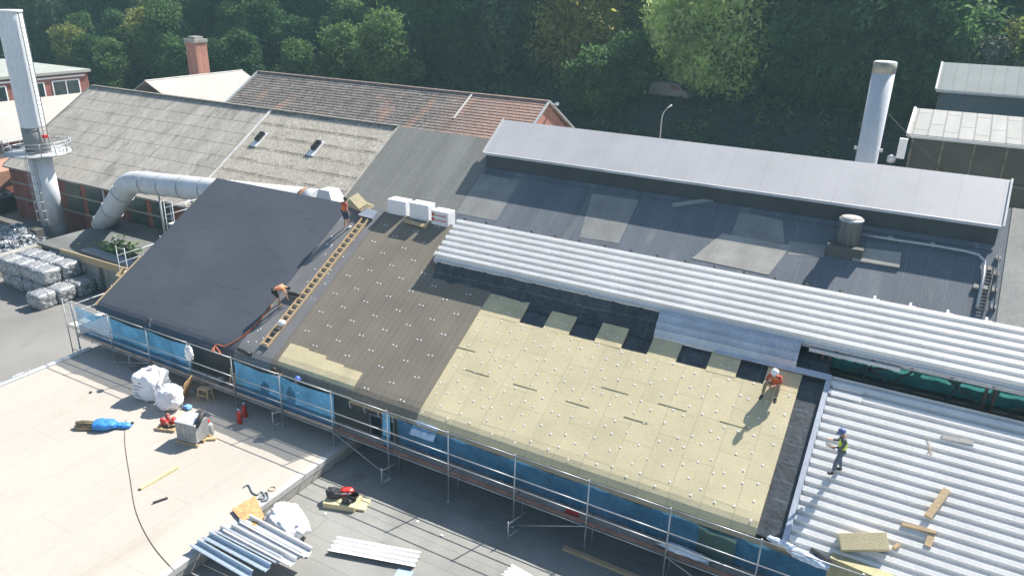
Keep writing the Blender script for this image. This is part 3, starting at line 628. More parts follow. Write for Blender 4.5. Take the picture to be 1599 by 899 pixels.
# shed halls at the far right
def shed(label, Y, px_bl, px_tl, face, deep, roofm, facem, posts):
    bl = GY(*px_bl, Y); tl = GX(*px_tl, bl.x+.1); X1 = bl.x+26
    sh = thing('shed_hall', label, 'shed', (bl.x+13, Y+4, 0))
    b = MB(); b.prism([(bl.x, Y, bl.z), (X1, Y, bl.z), (X1, tl.y, tl.z), (bl.x, tl.y, tl.z)], (0, 0, .15)); part('roof', b, roofm, sh)
    b = MB(); b.beam((bl.x-.06, Y-.1, bl.z+.1), (bl.x-.06, tl.y+.1, tl.z+.1), .16, .25); b.box((bl.x, Y-.12, bl.z-.1), (X1, Y-.01, bl.z+.1)); part('verge_trim', b, CAPM, sh)
    b = MB(); b.box((bl.x+.25, Y+.3, 0), (X1, Y+.6, bl.z)); b.box((bl.x+.25, Y+.6, 0), (X1, tl.y-.2, bl.z-.1)); part('wall', b, facem, sh)
    b = MB()
    for k in range(posts): b.box((bl.x+.3+k*2.0, Y+.2, bl.z-2.6), (bl.x+.42+k*2.0, Y+.298, bl.z-.1))
    b.box((bl.x, Y+.1, bl.z-deep-.2), (X1, Y+.28, bl.z-deep)); part('glazing_bar', b, surf('faded_frame', (.16, .15, .12), .7, var=.4, vscale=2), sh)
    return sh, bl, tl
SHEDR = surf('weathered_shed_sheet', (.35, .35, .33), .85, var=.10, vscale=.5, fine=.1, seam=(3.1, .98, .07, .62, True, .06), stretch=(2, .4, 1))
sh3, b3, t3 = shed('nearer shed at far right with a seamed grey roof over dusty glazing', 63., (1418, 212), (1432, 172), 2.6, 2.7, SHEDR, surf('dusty_glass', (.035, .04, .035), .35, var=.5, vscale=.6), 12)
sh4, b4, t4 = shed('farther shed at far right with a plain pale grey roof and grey wall', 80., (1462, 142), (1474, 100), 1.8, 1.9, surf('pale_shed_sheet', (.39, .41, .385), .85, var=.06, fine=.08, seam=(20, .98, .05, .8, True, .03)), surf('grey_shed_wall', (.11, .14, .16), .6, var=.12), 1)
b = MB(); p = GY(1410, 228, 62.5); b.box((p.x-.3, 62.3, p.z-.9), (p.x+.25, 62.6, p.z+.55)); part('wall_box', b, WHITE, sh3)
b = MB(); p = GY(1392, 248, 62.5); b.lathe([(.08, 0), (.3, .1), (.3, .5), (.1, .6)], 12, T((p.x, 62.4, p.z-.3))); part('floodlight', b, CAPM, sh3)

# low annex in the alley at the left end
ax = thing('low_annex', 'low concrete annex with a flat roof in the alley behind the black roof', 'annex', (-49, 35, 0))
b = MB(); b.box((-60.3, 31.8, 0), (-38.3, 39.08, 2.3)); part('wall', b, surf('dark_stained_concrete', (.13, .13, .125), .9, var=.3, vscale=.8), ax)
b = MB(); b.box((-60.5, 31.6, 2.3), (-38.3, 39.09, 2.5)); part('flat_roof', b, surf('annex_roof', (.14, .145, .14), .9, var=.25, vscale=.5), ax)
for k in range(6): b = MB(); b.box((-57+k*2.3, 31.68, .1), (-55.3+k*2.3, 31.797, 2.2)); part('wall_panel', b, CONC, ax)
p, q = GY(94, 390, 31.55), GY(200, 424, 31.55); b = MB(); b.box((p.x, 31.5, 2.05), (q.x+3, 31.58, 2.62)); single('timber_board', 'long pale timber board along the edge of the low annex roof', 'board', b, TIMBER)
b = MB(); p = GZ(135, 392, 2.5); b.beam((p.x, p.y, 2.62), (p.x+6, p.y-.2, 2.62), .8, .22); single('board_stack', 'dark boards stacked on the low annex roof', 'boards', b, BLUEGREY)
b = MB(); p = GZ(188, 392, 2.5); random.seed(3)
for k in range(420):
    d = Vector((random.gauss(0, .9), random.gauss(0, .45), abs(random.gauss(.25, .3)))); c = p+d; a = random.random()*6.28; s_ = random.uniform(.06, .13)
    u = Vector((math.cos(a), math.sin(a), random.uniform(-.5, .5)))*s_; v_ = Vector((-math.sin(a), math.cos(a), random.uniform(-.6, .6)))*s_
    b.add([c-u-v_, c+u-v_, c+u+v_, c-u+v_], [(0, 1, 2, 3)])
single('roof_weeds', 'clump of green weeds growing on the low annex roof', 'weeds', b, LEAF[4])

# ================================================================== STACKS AND DUCT
sb = Vector((-67.05, 36.84, 0)); st = thing('tall_chimney_stack', 'tall white steel stack with a railed platform at the left edge', 'chimney', sb)
SR = .94; ptop = 19.5; pz = GY(60, 238, 36.84).z
b = MB(); b.lathe([(SR*1.08, 0), (SR*1.08, 1.6)], 28, T(sb)); part('base', b, STACKG, st)
b = MB(); b.lathe([(SR, 1.6), (SR, pz)], 28, T(sb)); part('lower_shaft', b, STACKW, st)
b = MB(); b.lathe([(SR, pz), (SR, pz+2.2)], 28, T(sb)); part('grey_band', b, STACKG, st)
b = MB(); b.lathe([(SR, pz+2.2), (SR, pz+2.3), (SR, ptop-.3), (SR, ptop-.2), (SR*1.06, ptop-.19), (SR*1.06, ptop-.1), (SR*1.06, ptop-.02), (SR*1.05, ptop)], 28, T(sb)); part('upper_shaft', b, STACKW, st)
pr_ = 2.55
b = MB(); b.lathe([(SR+.02, -.15), (pr_-.4, -.12), (pr_, 0), (pr_, .06), (SR+.02, .06)], 30, T(sb+Vector((0, 0, pz)))); pf = part('platform', b, CAPM, st)
b = MB()
for h in (.45, .8, 1.1): b.tube([sb+Vector((pr_*math.cos(a*math.pi/18), pr_*math.sin(a*math.pi/18), pz+h)) for a in range(37)], .035, 6, cap=False)
for a in range(14): c, s_ = math.cos(a*math.pi/7), math.sin(a*math.pi/7); b.tube([sb+Vector((pr_*c, pr_*s_, pz)), sb+Vector((pr_*c, pr_*s_, pz+1.1))], .035, 6)
part('railing', b, TUBE, pf)
lx = sb+Vector((.75, -.95, 0))
b = MB()
for dx in (-.22, .22): b.beam(lx+Vector((dx, 0, .1)), lx+Vector((dx, 0, pz)), .06, .06, (0, 1, 0))
for k in range(int(pz/.3)): b.beam(lx+Vector((-.22, 0, .3+k*.3)), lx+Vector((.22, 0, .3+k*.3)), .03, .03)
ld = part('ladder', b, TUBE, st)
b = MB()
for k in range(int((pz-2.4)/.8)):
    z = 2.4+k*.8; b.tube([lx+Vector((.36*math.cos(a), -.05+.7*math.sin(a), z)) for a in [math.pi+i*math.pi/8 for i in range(9)]], .025, 5)
for a in (math.pi*1.2, math.pi*1.5, math.pi*1.8): b.beam(lx+Vector((.36*math.cos(a), -.05+.7*math.sin(a), 2.4)), lx+Vector((.36*math.cos(a), -.05+.7*math.sin(a), pz)), .03, .03)
part('ladder_cage', b, TUBE, ld)
lx2 = sb+Vector((1.05, .25, 0)); b = MB()
for dx in (-.18, .18): b.beam(lx2+Vector((.1, dx, pz)), lx2+Vector((.1, dx, ptop-.1)), .05, .05, (0, 1, 0))
for k in range(30): b.beam(lx2+Vector((.1, -.18, pz+.5+k*.36)), lx2+Vector((.1, .18, pz+.5+k*.36)), .03, .03)
part('ladder', b, surf('grey_ladder', (.16, .16, .16), .6), st)
p = sb+Vector((1.3, .1, pz+1.5)); b = MB(); b.cbox(p, (.35, .35, .25)); part('warning_light', b, RED, st)
rc = Vector((-3.75, 56., 0)); zt = GY(1382.5, 96, 56).z; s2_ = thing('steel_chimney', 'white cylindrical steel chimney standing behind the lilac roof', 'chimney', rc)
b = MB(); b.lathe([(.69, 0), (.69, zt-.7)], 28, T(rc)); part('shaft', b, surf('grey_white_paint', (.58, .61, .65), .5, var=.06), s2_)
b = MB(); b.lathe([(.71, zt-.7), (.71, zt-.06)], 28, T(rc)); part('weathered_rim', b, surf('tarnished_rim', (.36, .34, .28), .6, var=.3, vscale=2), s2_)
b = MB(); b.lathe([(.66, zt-.058), (.64, zt)], 28, T(rc)); part('cap', b, WHITE, s2_)
b = MB()
for sx in (-1, 1): b.cbox(rc+Vector((sx*.78, -.1, GY(1350, 232, 56).z)), (.2, .2, .2))
part('guy_lug', b, CAPM, s2_)
b = MB(); b.tube([rc+Vector((.76, 0, GY(1385, 178, 56).z)), Vector((b3.x+3, 63, b3.z-2.5))], .03, 5); part('guy_wire', b, DKGREY, s2_)

du = thing('exhaust_duct', 'fat white exhaust duct with an elbow running behind the black roof', 'duct', (-58, 37, 2.5))
P0, P1_, P2_ = GY(160, 352, 37), GY(203, 283, 37), GY(330, 297, 37); dr = .88
path = [P0, P0+(P1_-P0)*.5, P0+(P1_-P0)*.86]
for k in range(1, 5):
    t = k/5; a0 = P0+(P1_-P0)*.86; c0 = P1_+(P2_-P1_)*.16; path.append(a0*(1-t)**2+P1_*2*t*(1-t)+c0*t*t)
zend = P2_.z
path += [P1_+(P2_-P1_)*.16, P2_, Vector((-36.6, 37, GY(470, 312, 37).z))]
b = MB(); b.tube(path, dr, 28); part('pipe', b, DUCT, du)
b = MB()
def ring(p, d, r=dr+.035, w_=.05):
    d = d.normalized(); b.tube([p-d*w_, p+d*w_], r, 28)
for t in (.06, .38, .75): ring(P0+(P1_-P0)*t, P1_-P0)
for t in (.22, .45, .7, .95): ring(P1_+(P2_-P1_)*t, P2_-P1_)
part('flange', b, surf('duct_flange', (.42, .43, .44), .5), du)
e = path[-1]; d = (path[-1]-path[-2]).normalized()
b = MB(); b.tube([e+d*.02, e+d*.4], dr+.01, 28); part('rusty_band', b, RUST, du)
b = MB(); b.tube([e+d*.42, e+d*1.3], dr, 28); part('pipe_end', b, DUCT, du)
hc = e+d*1.5; b = MB(); b0 = [(-.5, -1.05, -1.7), (2.5, -1.05, -1.7), (2.5, 1.05, -1.7), (-.5, 1.05, -1.7), (.3, -.5, 1.05), (1.2, -.5, 1.05), (1.2, .5, 1.05), (.3, .5, 1.05)]
b.add([hc+Vector(p) for p in b0], [(3, 2, 1, 0), (4, 5, 6, 7), (0, 1, 5, 4), (1, 2, 6, 5), (2, 3, 7, 6), (3, 0, 4, 7)]); part('hood', b, CAPM, du)
for t in (.35, .75): p = P1_+(P2_-P1_)*t; b = MB(); b.tube([p+Vector((0, 0, -dr)), Vector((p.x, p.y, 2.5))], .08, 8); part('support_leg', b, CAPM, du)

# ================================================================== SCAFFOLD ALONG THE EAVE
sc_ = thing('scaffold', 'long tube scaffold with blue netting along the eave of the hall', 'scaffold', (-20, 21.7, 2.65))
SX = [-38.87+3.05*i for i in range(18)]
YO, YI = 21.35, 22.07; ZD, ZT = 4.0, 5.97
def tb_(pts, r=.028): b = MB(); b.tube(pts, r, 6); return b
for k, x in enumerate(SX):
    zb = 3.25 if x < XE else 2.65
    b = tb_([(x, YO, zb), (x, YO, ZT+.06)]); b.lathe([(.09, 0), (.09, .012), (.035, .02), (.035, .12)], 8, T((x, YO, zb))); part('standard', b, TUBE, sc_)
    b = tb_([(x, YI, zb), (x, YI, ZD)]); b.tube([(x, YO, ZD-.06), (x, YI, ZD-.06)], .028, 6); part('frame', b, TUBE, sc_)
for k in range(len(SX)-1):
    x0, x1 = SX[k]+.03, SX[k+1]-.03
    for z in (ZT, 4.97, 4.48): part('guardrail', tb_([(x0, YO, z), (x1, YO, z-.01), (x1, YO, z)][:2], .024), TUBE, sc_)
    b = MB()
    for j in range(3): b.box((x0, YO+.06+j*.22, ZD-.03), (x1, YO+.06+j*.22+.2, ZD+.02))
    part('deck', b, DECKB, sc_)
    b = MB(); b.box((x0, YO+.03, ZD+.02), (x1, YO+.055, ZD+.17)); part('toe_board', b, TOE if k > 5 else DECKB, sc_)
    b = MB(); b.tube([(x0, YO, ZD-.05), (x1, YO, ZD-.05)], .024, 6); part('ledger', b, TUBE, sc_)
for k, up in ((1, 0), (6, 1), (11, 1), (9, 0), (13, 0)):
    x0, x1 = SX[k], SX[k+1]; zb = 3.25 if x0 < XE-1 else 2.75
    part('brace', tb_([(x0, YO-.05, ZD if up else zb), (x1, YO-.05, zb if up else ZD)], .024), TUBE, sc_)
def net(x0, x1, zt, zb, mat, seed, sag=.08, y=YO+.05):
    b = MB(); vs = []; n = max(8, int((x1-x0)/.16)); mz = 9
    for i in range(n+1):
        u = i/n; x = x0+(x1-x0)*u
        for j in range(mz):
            v_ = j/(mz-1); z = zb+(zt-zb)*v_ - sag*math.sin(math.pi*u)*v_
            vs.append((x, y+.05*noise.noise(Vector((x*1.5, z*1.2, seed)))+.025*noise.noise(Vector((x*5, z*2, seed))), z))
    b.add(vs, [(i*mz+j, (i+1)*mz+j, (i+1)*mz+j+1, i*mz+j+1) for i in range(n) for j in range(mz-1)], True)
    return part('safety_net', b, mat, sc_)
for k in range(len(SX)-1):
    x0, x1 = SX[k], SX[k+1]
    if k == 3: continue                       # bay without netting
    if k == 6: net(x1-.4, x1, 5.7, 3.7, NET, k, .0, YO+.2); continue
    if k < 6: net(x0, x1, ZT-.22, ZD+.05, NET, k, .10, YO+.16)
    else: net(x0, x1, 5.25, ZD+.05, NET, k, .10, YI-.02)
net(SX[11]+.9, SX[11]+2.2, 5.2, 4.1, NETY, 77, .05, YI-.12)
# low end frames standing in front of the scaffold
for px in ((205, 574, 245, 566), (428, 667, 446, 650), (597, 757, 612, 700), (793, 842, 811, 820)):
    zb = 3.25 if px[0] < 500 else 2.65; p = GZ(px[0], px[1]+4, zb); b = MB()
    b.tube([(p.x, p.y, zb), (p.x, p.y, zb+.95)], .028, 6); b.tube([(p.x, p.y, zb+.25), (p.x+.25, YO, zb+.3)], .024, 6); b.tube([(p.x, p.y, zb+.85), (p.x+.25, YO, zb+.9)], .024, 6); part('outrigger_frame', b, TUBE, sc_)
# stepped scaffold up the left gable
gs = thing('gable_scaffold', 'stepped scaffold towers with pale planks climbing the left verge of the black roof', 'scaffold', (-39.2, 26, 0))
XG0, XG1 = -39.75, -39.0
for (ya_, yb_, ztop, zpl) in ((21.4, 24.3, 6.0, 4.45), (25.0, 27.9, 8.0, 6.4), (28.5, 31.3, 9.9, 8.4)):
    for x in (XG0, XG1): part('standard', tb_([(x, ya_, 2.5 if ya_ > 31 else 0), (x, ya_, ztop)]), TUBE, gs)
    part('standard', tb_([(XG0, yb_, 0), (XG0, yb_, ztop-.2)]), TUBE, gs)
    for dz in (1.0, .55): part('guardrail', tb_([(XG0, ya_, zpl+dz), (XG0, yb_+.4, zpl+dz)], .024), STACKW, gs)
    for z in (ztop-.1, zpl-.08, zpl-1.5): part('transom', tb_([(XG0, ya_, z), (XG1, ya_, z)], .024), TUBE, gs)
    b = MB()
    for j in range(2): b.box((XG0+.05+j*.34, ya_+.05, zpl-.03), (XG0+.36+j*.34, yb_, zpl+.02))
    part('deck', b, surf('pale_deck_board', (.62, .58, .50), .8, var=.1), gs)
b = MB(); b.beam((XL-.05, .2, .14), (XL-.05, 3.9, .14), .10, .16); part('verge_board', b, TIMBER, hall, F1)
b = MB(); b.box((XL-.75, 2.3, -.1), (XL-.1, 2.42, .05)); b.box((XL-.75, 2.9, -.1), (XL-.1, 3.0, .05)); b.box((XL-.78, 2.3, -.12), (XL-.68, 3.0, .06)); single('timber_bracing', 'small timber bracing fixed at the verge of the black roof', 'bracing', b, TIMBER, F1)

# ================================================================== THINGS ON THE BEIGE ROOF
ZB, ZL = 3.252, 2.652
def FZ(px, py, z, rot=0): p = GZ(px, py, z); return T(p) @ RZ(rot)
# square printed bag
t = thing('big_bag', 'square white bulk bag with printed lines on its side', 'bulk bag', FZ(240, 618, ZB, 8), 'white bulk bags')
part('sack', MB().blob((1.4, 1.35, 1.4), 5, .08, 2, 1, None, 36, True, .035), BAG, t, W[t.name])
b = MB()
for k, (wd_, z) in enumerate(((.5, 1.0), (.62, .8), (.42, .62), (.66, .42), (.5, .28))):
    b.box((-.45, -.668, z), (-.45+wd_, -.652, z+.05))
part('printed_lines', b, surf('faint_print', (.35, .35, .40), .8), t, W[t.name])
b = MB(); b.blob((.3, .24, .12), 2, .4, 5, 3, T((-.1, .05, 1.28))); part('opening', b, DKGREY, t, W[t.name])
t = thing('big_bag', 'round bulging white bag beside the square printed bag', 'bulk bag', FZ(268, 636, ZB, 25), 'white bulk bags')
part('sack', MB().blob((1.2, 1.15, 1.2), 2.4, .18, 2, 5, None, 36, True, .05), BAG, t, W[t.name])
t = thing('big_bag', 'large slumped white bag lying on the dark lower roof', 'bulk bag', FZ(450, 830, ZL, -10), 'white bulk bags')
part('sack', MB().blob((2.05, 1.35, 1.0), 2.3, .22, 1.8, 9, None, 40, True, .06), BAG, t, W[t.name])
b = MB(); b.blob((.55, .22, .10), 2, .5, 5, 3, T((.3, .1, .83)) @ RZ(-35)); part('opening', b, surf('bag_shadow_lining', (.4, .4, .42), .9), t, W[t.name])
# wrapped pallet
t = thing('wrapped_pallet', 'pallet of grey stretch wrapped goods on the beige roof', 'pallet', FZ(304, 686, ZB, 10))
b = MB(); b.box((-.55, -.45, .13), (.5, .45, 1.05)); part('wrapped_goods', b, WRAP, t, W[t.name], bevel=.05)
b = MB(); b.box((-.57, -.47, 1.05), (.35, .47, 1.10)); part('plastic_cover', b, surf('milky_plastic', (.45, .47, .5), .3), t, W[t.name], bevel=.02)
b = MB(); b.tube([(.3, .48, 1.0), (.4, .3, 1.35), (.5, 0, 1.25), (.52, -.3, .9)], [.06, .12, .13, .06], 9); part('loose_film', b, DKGREY, t, W[t.name])
b = MB()
for y in (-.42, 0, .42): b.box((-.58, y-.05, 0), (.56, y+.05, .12))
part('pallet', b, TIMBER, t, W[t.name])
def cyl_thing(name, label, cat, fr, r, h, mat, group=None, top=None):
    t = thing(name, label, cat, fr, group); b = MB(); b.lathe([(r*.95, 0), (r, .03), (r, h*.86), (r*.8, h*.94), (r*.35, h)], 18); part('body', b, mat, t, W[t.name])
    b = MB(); b.lathe([(r*.3, h), (r*.3, h+.07), (r*.5, h+.08), (r*.5, h+.12)], 10); part('valve', b, top or DKGREY, t, W[t.name]); return t
cyl_thing('gas_bottle', 'grey gas bottle beside the wrapped pallet', 'gas bottle', FZ(328, 678, ZB), .18, .62, surf('grey_paint', (.33, .34, .33), .5), None, RED)
b = MB(); b.box((-.25, -.1, 0), (.3, .1, .09)); single('timber_offcut', 'small pale timber offcut at the foot of the grey gas bottle', 'offcut', b, TIMBER, FZ(327, 686, ZB, 35))
for px, lab in (((375, 660), 'red fire extinguisher nearer the camera of the two'), ((383, 650), 'red fire extinguisher just behind the other one by the scaffold post')):
    t = cyl_thing('fire_extinguisher', lab, 'fire extinguisher', FZ(px[0], px[1], ZB), .12, .62, RED, 'red fire extinguishers', CAPM)
    b = MB(); b.tube([(0, 0, .68), (.12, 0, .66), (.16, 0, .5), (.15, 0, .25)], .018, 6); part('hose', b, RUBBER, t, W[t.name])
# pallet of red burners
t = thing('burner_pallet', 'small pallet of red gas burners and hoses beside the round bag', 'pallet', FZ(266, 666, ZB, 20))
b = MB()
for y in (-.35, 0, .35): b.box((-.45, y-.06, 0), (.45, y+.06, .1))
for k in range(5): b.box((-.45+k*.19, -.42, .1), (-.32+k*.19, .42, .13))
part('pallet', b, TIMBER, t, W[t.name]); random.seed(12)
for k in range(9):
    p = Vector((random.uniform(-.35, .35), random.uniform(-.32, .32), .2)); a = random.uniform(0, 360)
    b = MB(); b.lathe([(.07, 0), (.10, .04), (.10, .26), (.05, .34)], 10, T(p-Vector((0, 0, .06))) @ RZ(a) @ RX(random.uniform(20, 70))); part('burner', b, RED if k % 3 else surf('dull_red', (.35, .12, .1), .6), t, W[t.name])
b = MB()
for k in range(4): b.tube([(.3*math.cos(a*.7+k)+.05*k, .28*math.sin(a*.7+k), .15+.03*k+.03*math.sin(a)) for a in range(9)], .022, 6)
part('hose', b, RUBBER, t, W[t.name])
# boards, chair
b = MB(); b.box((-.5, -.012, 0), (.5, .012, 1.15)); single('plywood_sheet', 'brown plywood sheet leaning upright against the scaffold post', 'plywood', b, PLY, FZ(288, 622, ZB, -62) @ RX(-18))
q = [GZ(362, 795, ZB+.1), GZ(398, 774, ZB+.12), GZ(413, 806, ZB+.16), GZ(392, 830, ZB+.13)]
b = MB(); b.prism(q, (0, 0, .025)); single('osb_sheet', 'orange brown chipboard sheet lying tilted over the roof edge', 'chipboard', b, PLY)
t = thing('wooden_trestle', 'small wooden trestle stool standing under the scaffold', 'trestle', FZ(322, 624, ZB, 10))
b = MB(); b.box((-.3, -.18, .62), (.3, .18, .66)); part('seat', b, TIMBER, t, W[t.name])
for sx in (-1, 1):
    for sy in (-1, 1): b = MB(); b.beam((sx*.26, sy*.15, .62), (sx*.3, sy*.2, 0), .045, .045, (0, 1, 0)); part('leg', b, TIMBER, t, W[t.name])
b = MB(); b.box((-.27, -.19, .3), (.27, -.15, .34)); b.box((-.27, .15, .3), (.27, .19, .34)); part('rail', b, TIMBER, t, W[t.name])
# tarpaulin and logs
t = thing('tarp_bundle', 'blue tarpaulin wrapped round a bundle of timber posts on the beige roof', 'tarpaulin', FZ(162, 668, ZB, 28))
b = MB(); b.blob((1.05, .75, .38), 2.6, .28, 2.2, 2, T((.05, 0, 0))); b.blob((.75, .4, .2), 2.4, .35, 3, 6, T((.85, .12, 0))); part('tarpaulin', b, BLUE, t, W[t.name]); random.seed(5)
for k in range(8):
    y = -.28+.08*k; z = .06+.1*(k % 3); b = MB(); b.tube([(-1.05-random.uniform(0, .2), y+random.uniform(-.12, .05), z), (.1, y*.7, z+.02)], .055, 8); part('post', b, surf('old_timber', (.26, .20, .12), .9, var=.3, vscale=5), t, W[t.name])
p, q = GZ(219, 764, ZB), GZ(278, 730, ZB); b = MB(); b.beam(p+Vector((0, 0, .05)), q+Vector((0, 0, .05)), .16, .09); single('timber_plank', 'long pale yellow plank lying alone on the beige roof', 'plank', b, surf('yellow_plank', (.62, .55, .30), .8, var=.1))
p, q = GZ(239, 786, ZB), GZ(262, 778, ZB); b = MB(); b.beam(p+Vector((0, 0, .04)), q+Vector((0, 0, .04)), .07, .07); single('dark_bar', 'short dark bar lying near the yellow plank', 'bar', b, DKGREY)
def cable(name, label, cat, pxs, z, r, mat, F=None):
    pts = [GZ(x, y, z) if F is None else GP(x, y, F, .22) for x, y in pxs]; sm = []
    for i in range(len(pts)-1):
        p0, p1, p2, p3 = pts[max(i-1, 0)], pts[i], pts[i+1], pts[min(i+2, len(pts)-1)]
        for k in range(6):
            u = k/6; sm.append(.5*((2*p1)+(p2-p0)*u+(2*p0-5*p1+4*p2-p3)*u*u+(3*p1-p0-3*p2+p3)*u**3))
    b = MB(); b.tube(sm+[pts[-1]], r, 6); return single(name, label, cat, b, mat)
cable('power_cable', 'thin dark cable snaking across the beige roof', 'cable', ((197, 655), (195, 690), (203, 745), (213, 800), (238, 850), (272, 890)), ZB+.015, .012, surf('brown_cable', (.13, .09, .08), .7))
cable('rope', 'tangled blue grey rope near the roof edge', 'rope', ((380, 760), (388, 757), (394, 768), (402, 772), (408, 767), (414, 776), (404, 778), (416, 768), (418, 780), (408, 782), (420, 778)), ZB+.03, .03, BLUEGREY)
b = MB(); b.tube([(.14*math.cos(a*.314), .14*math.sin(a*.314), .02) for a in range(21)], .02, 6); single('cable_ring', 'small ring of yellow cord lying beside the tangled rope', 'ring', b, TIMBER, FZ(425, 763, ZB))
for px, lab, s_ in (((142, 613), 'small dark pebble alone near the far side of the beige roof', .09), ((207, 661), 'small dark pebble at the end of the blue tarpaulin', .10)):
    single('pebble', lab, 'pebble', MB().blob((s_*1.6, s_*1.2, s_), 2, .3, 3, 4), DKGREY, FZ(px[0], px[1], ZB))
single('blue_rag', 'crumpled pale blue plastic rag beside the round white bag', 'rag', MB().blob((.5, .35, .14), 2, .5, 3, 8), surf('light_blue_plastic', (.22, .45, .75), .5), FZ(293, 637, ZB))
# profiles spanning the parapet, sheets on the dark roof
rows = [((383, 813), (462, 884), WHITE_DECK, .42, 'white channel profile with a raised rim, topmost of the stack'), ((370, 818), (452, 888), GALV, .22, 'narrow grey channel profile next to the topmost white one'), ((356, 826), (440, 899), WHITE_DECK, .34, 'white channel profile in the middle of the stack'),
        ((340, 828), (415, 899), GALV, .26, 'grey blue channel profile third from the left of the stack'), ((322, 838), (395, 912), surf('blue_galvanised', (.42, .50, .58), .4, .4, var=.12), .30, 'pale blue channel profile second from the left of the stack'), ((303, 850), (372, 918), surf('blue_galvanised', (.42, .50, .58), .4, .4, var=.12), .30, 'pale blue channel profile leftmost in the stack by the roof edge')]
for k, (p, q, mt, wd_, lab) in enumerate(rows):
    a = GZ(p[0], p[1], 3.42); c = GZ(q[0], q[1], 3.2); c = Vector((c.x, a.y+random.uniform(-.05, .05), a.z-.12)); ln = (c-a).length; d = (c-a).normalized(); x_ = d; y_ = Vector((0, 0, 1)).cross(d).normalized(); z_ = x_.cross(y_)
    fr = Matrix.Identity(4)
    for i in range(3): fr[i][0], fr[i][1], fr[i][2], fr[i][3] = x_[i], y_[i], z_[i], a[i]
    b = MB(); hw = wd_/2; pr = [(-hw-.06, .14), (-hw, .15), (-hw+.02, 0), (hw-.02, 0), (hw, .15), (hw+.06, .14)]
    b.profile_x(pr, 0, ln, 1); b.profile_x([(y, z-.012) for y, z in pr], 0, ln, 1)
    single('metal_profile', lab, 'metal profile', b, mt, fr, group='stack of folded metal profiles at the roof edge')
def sheet(px_a, px_b, z, wid, label, name='deck_sheet', n=3, tilt=0):
    a, c = GZ(*px_a, z), GZ(*px_b, z); d = c-a; ang = math.atan2(d.y, d.x); fr = T(a) @ Matrix.Rotation(ang, 4, 'Z') @ RX(tilt)
    pr = []; 
    for k in range(n): y = -wid*k/n; pr += [(y, .12), (y-.1, .12), (y-.14, .02), (y-wid/n+.04, .02)]
    pr += [(-wid, .12), (-wid-.1, .12)]
    b = MB(); b.profile_x(pr, 0, d.length, 1); b.profile_x([(y, z_-.01) for y, z_ in pr], 0, d.length, 1); return single(name, label, 'steel sheet', b, WHITE_DECK, fr, group='loose white ribbed sheets')
sheet((527, 840), (658, 864), ZL+.05, .72, 'white three ribbed sheet lying on the dark roof below the insulation pack')
sheet((800, 884), (850, 912), ZL+.05, .6, 'white ribbed sheet cut by the bottom edge of the photo')
b = MB(); b.box((-.35, -.16, 0), (.35, .16, .07)); single('white_offcut', 'small flat white offcut beside the slumped bag', 'offcut', b, WHITE, FZ(470, 864, ZL, 20), bevel=.01)
b = MB(); b.box((-.3, -.25, 0), (.3, .25, .02)); single('blue_sheet_piece', 'pale blue metal piece at the bottom edge below the white sheet', 'metal piece', b, surf('pale_blue_metal', (.35, .48, .62), .5), FZ(630, 897, ZL, 15))
# insulation pack with bags
t = thing('insulation_pack', 'flat stack of yellow insulation boards on the dark lower roof', 'insulation', FZ(538, 786, ZL, 18))
for k in range(2): b = MB(); b.box((-.75, -.42, .12*k), (.6+.02*k, .42, .12*k+.115)); part('board', b, YELLOW2, t, W[t.name])
b = MB(); b.box((.62, -.3, 0), (.98, .4, .1)); part('board', b, YELLOW2, t, W[t.name])
fr = W[t.name] @ T((0, 0, .237))
single('black_bag', 'black plastic sack on the left of the yellow insulation boards', 'sack', MB().blob((.62, .5, .36), 2.4, .3, 3, 2), DKGREY, fr @ T((-.48, .08, 0)))
bg = thing('red_bag', 'red bag with a white printed band on the yellow insulation boards', 'bag', fr @ T((-.02, .3, 0)) @ RZ(15))
part('sack', MB().blob((.62, .36, .3), 3, .15, 3, 5), RED, bg, W[bg.name]); b = MB(); b.box((-.2, -.19, .14), (.2, -.17, .2)); part('printed_band', b, WHITE, bg, W[bg.name])
b = MB()
for k in range(4): b.tube([((.17+.02*k)*math.cos(a*.42), (.15+.015*k)*math.sin(a*.42), .03+.05*k) for a in range(16)], .03, 6, T((.02*k, 0, 0)))
single('cable_coil', 'coiled black cable on the yellow insulation boards', 'cable coil', b, RUBBER, fr @ T((.3, .1, 0)))
single('black_case', 'small black tool case on the front of the yellow insulation boards', 'case', MB().blob((.4, .24, .16), 4, .1, 2, 3), RUBBER, fr @ T((.2, -.22, 0)))
p, q = GZ(880, 856, ZL), GZ(1000, 905, ZL); b = MB(); b.beam(p+Vector((0, 0, .06)), q+Vector((0, 0, .06)), .2, .1); single('timber_beam', 'pale timber beam lying on the shaded dark roof under the scaffold', 'beam', b, TIMBER)
for px, lab in (((508, 802), 'tiny white scrap in front of the insulation boards'), ((412, 818), 'tiny white scrap left of the slumped bag'), ((652, 814), 'tiny white scrap on the sunny dark roof'), ((690, 836), 'flat white scrap on the dark roof below the scaffold')):
    b = MB(); b.box((-.06, -.04, 0), (.06, .04, .03)); single('paper_scrap', lab, 'scrap', b, WHITE, FZ(px[0], px[1], ZL, px[0]))

# ================================================================== THINGS ON THE SLOPES
def FS(px, py, h=.16, rot=0, F=F1): p = F.inverted() @ GP(px, py, F, h); return F @ T(p) @ RZ(rot)
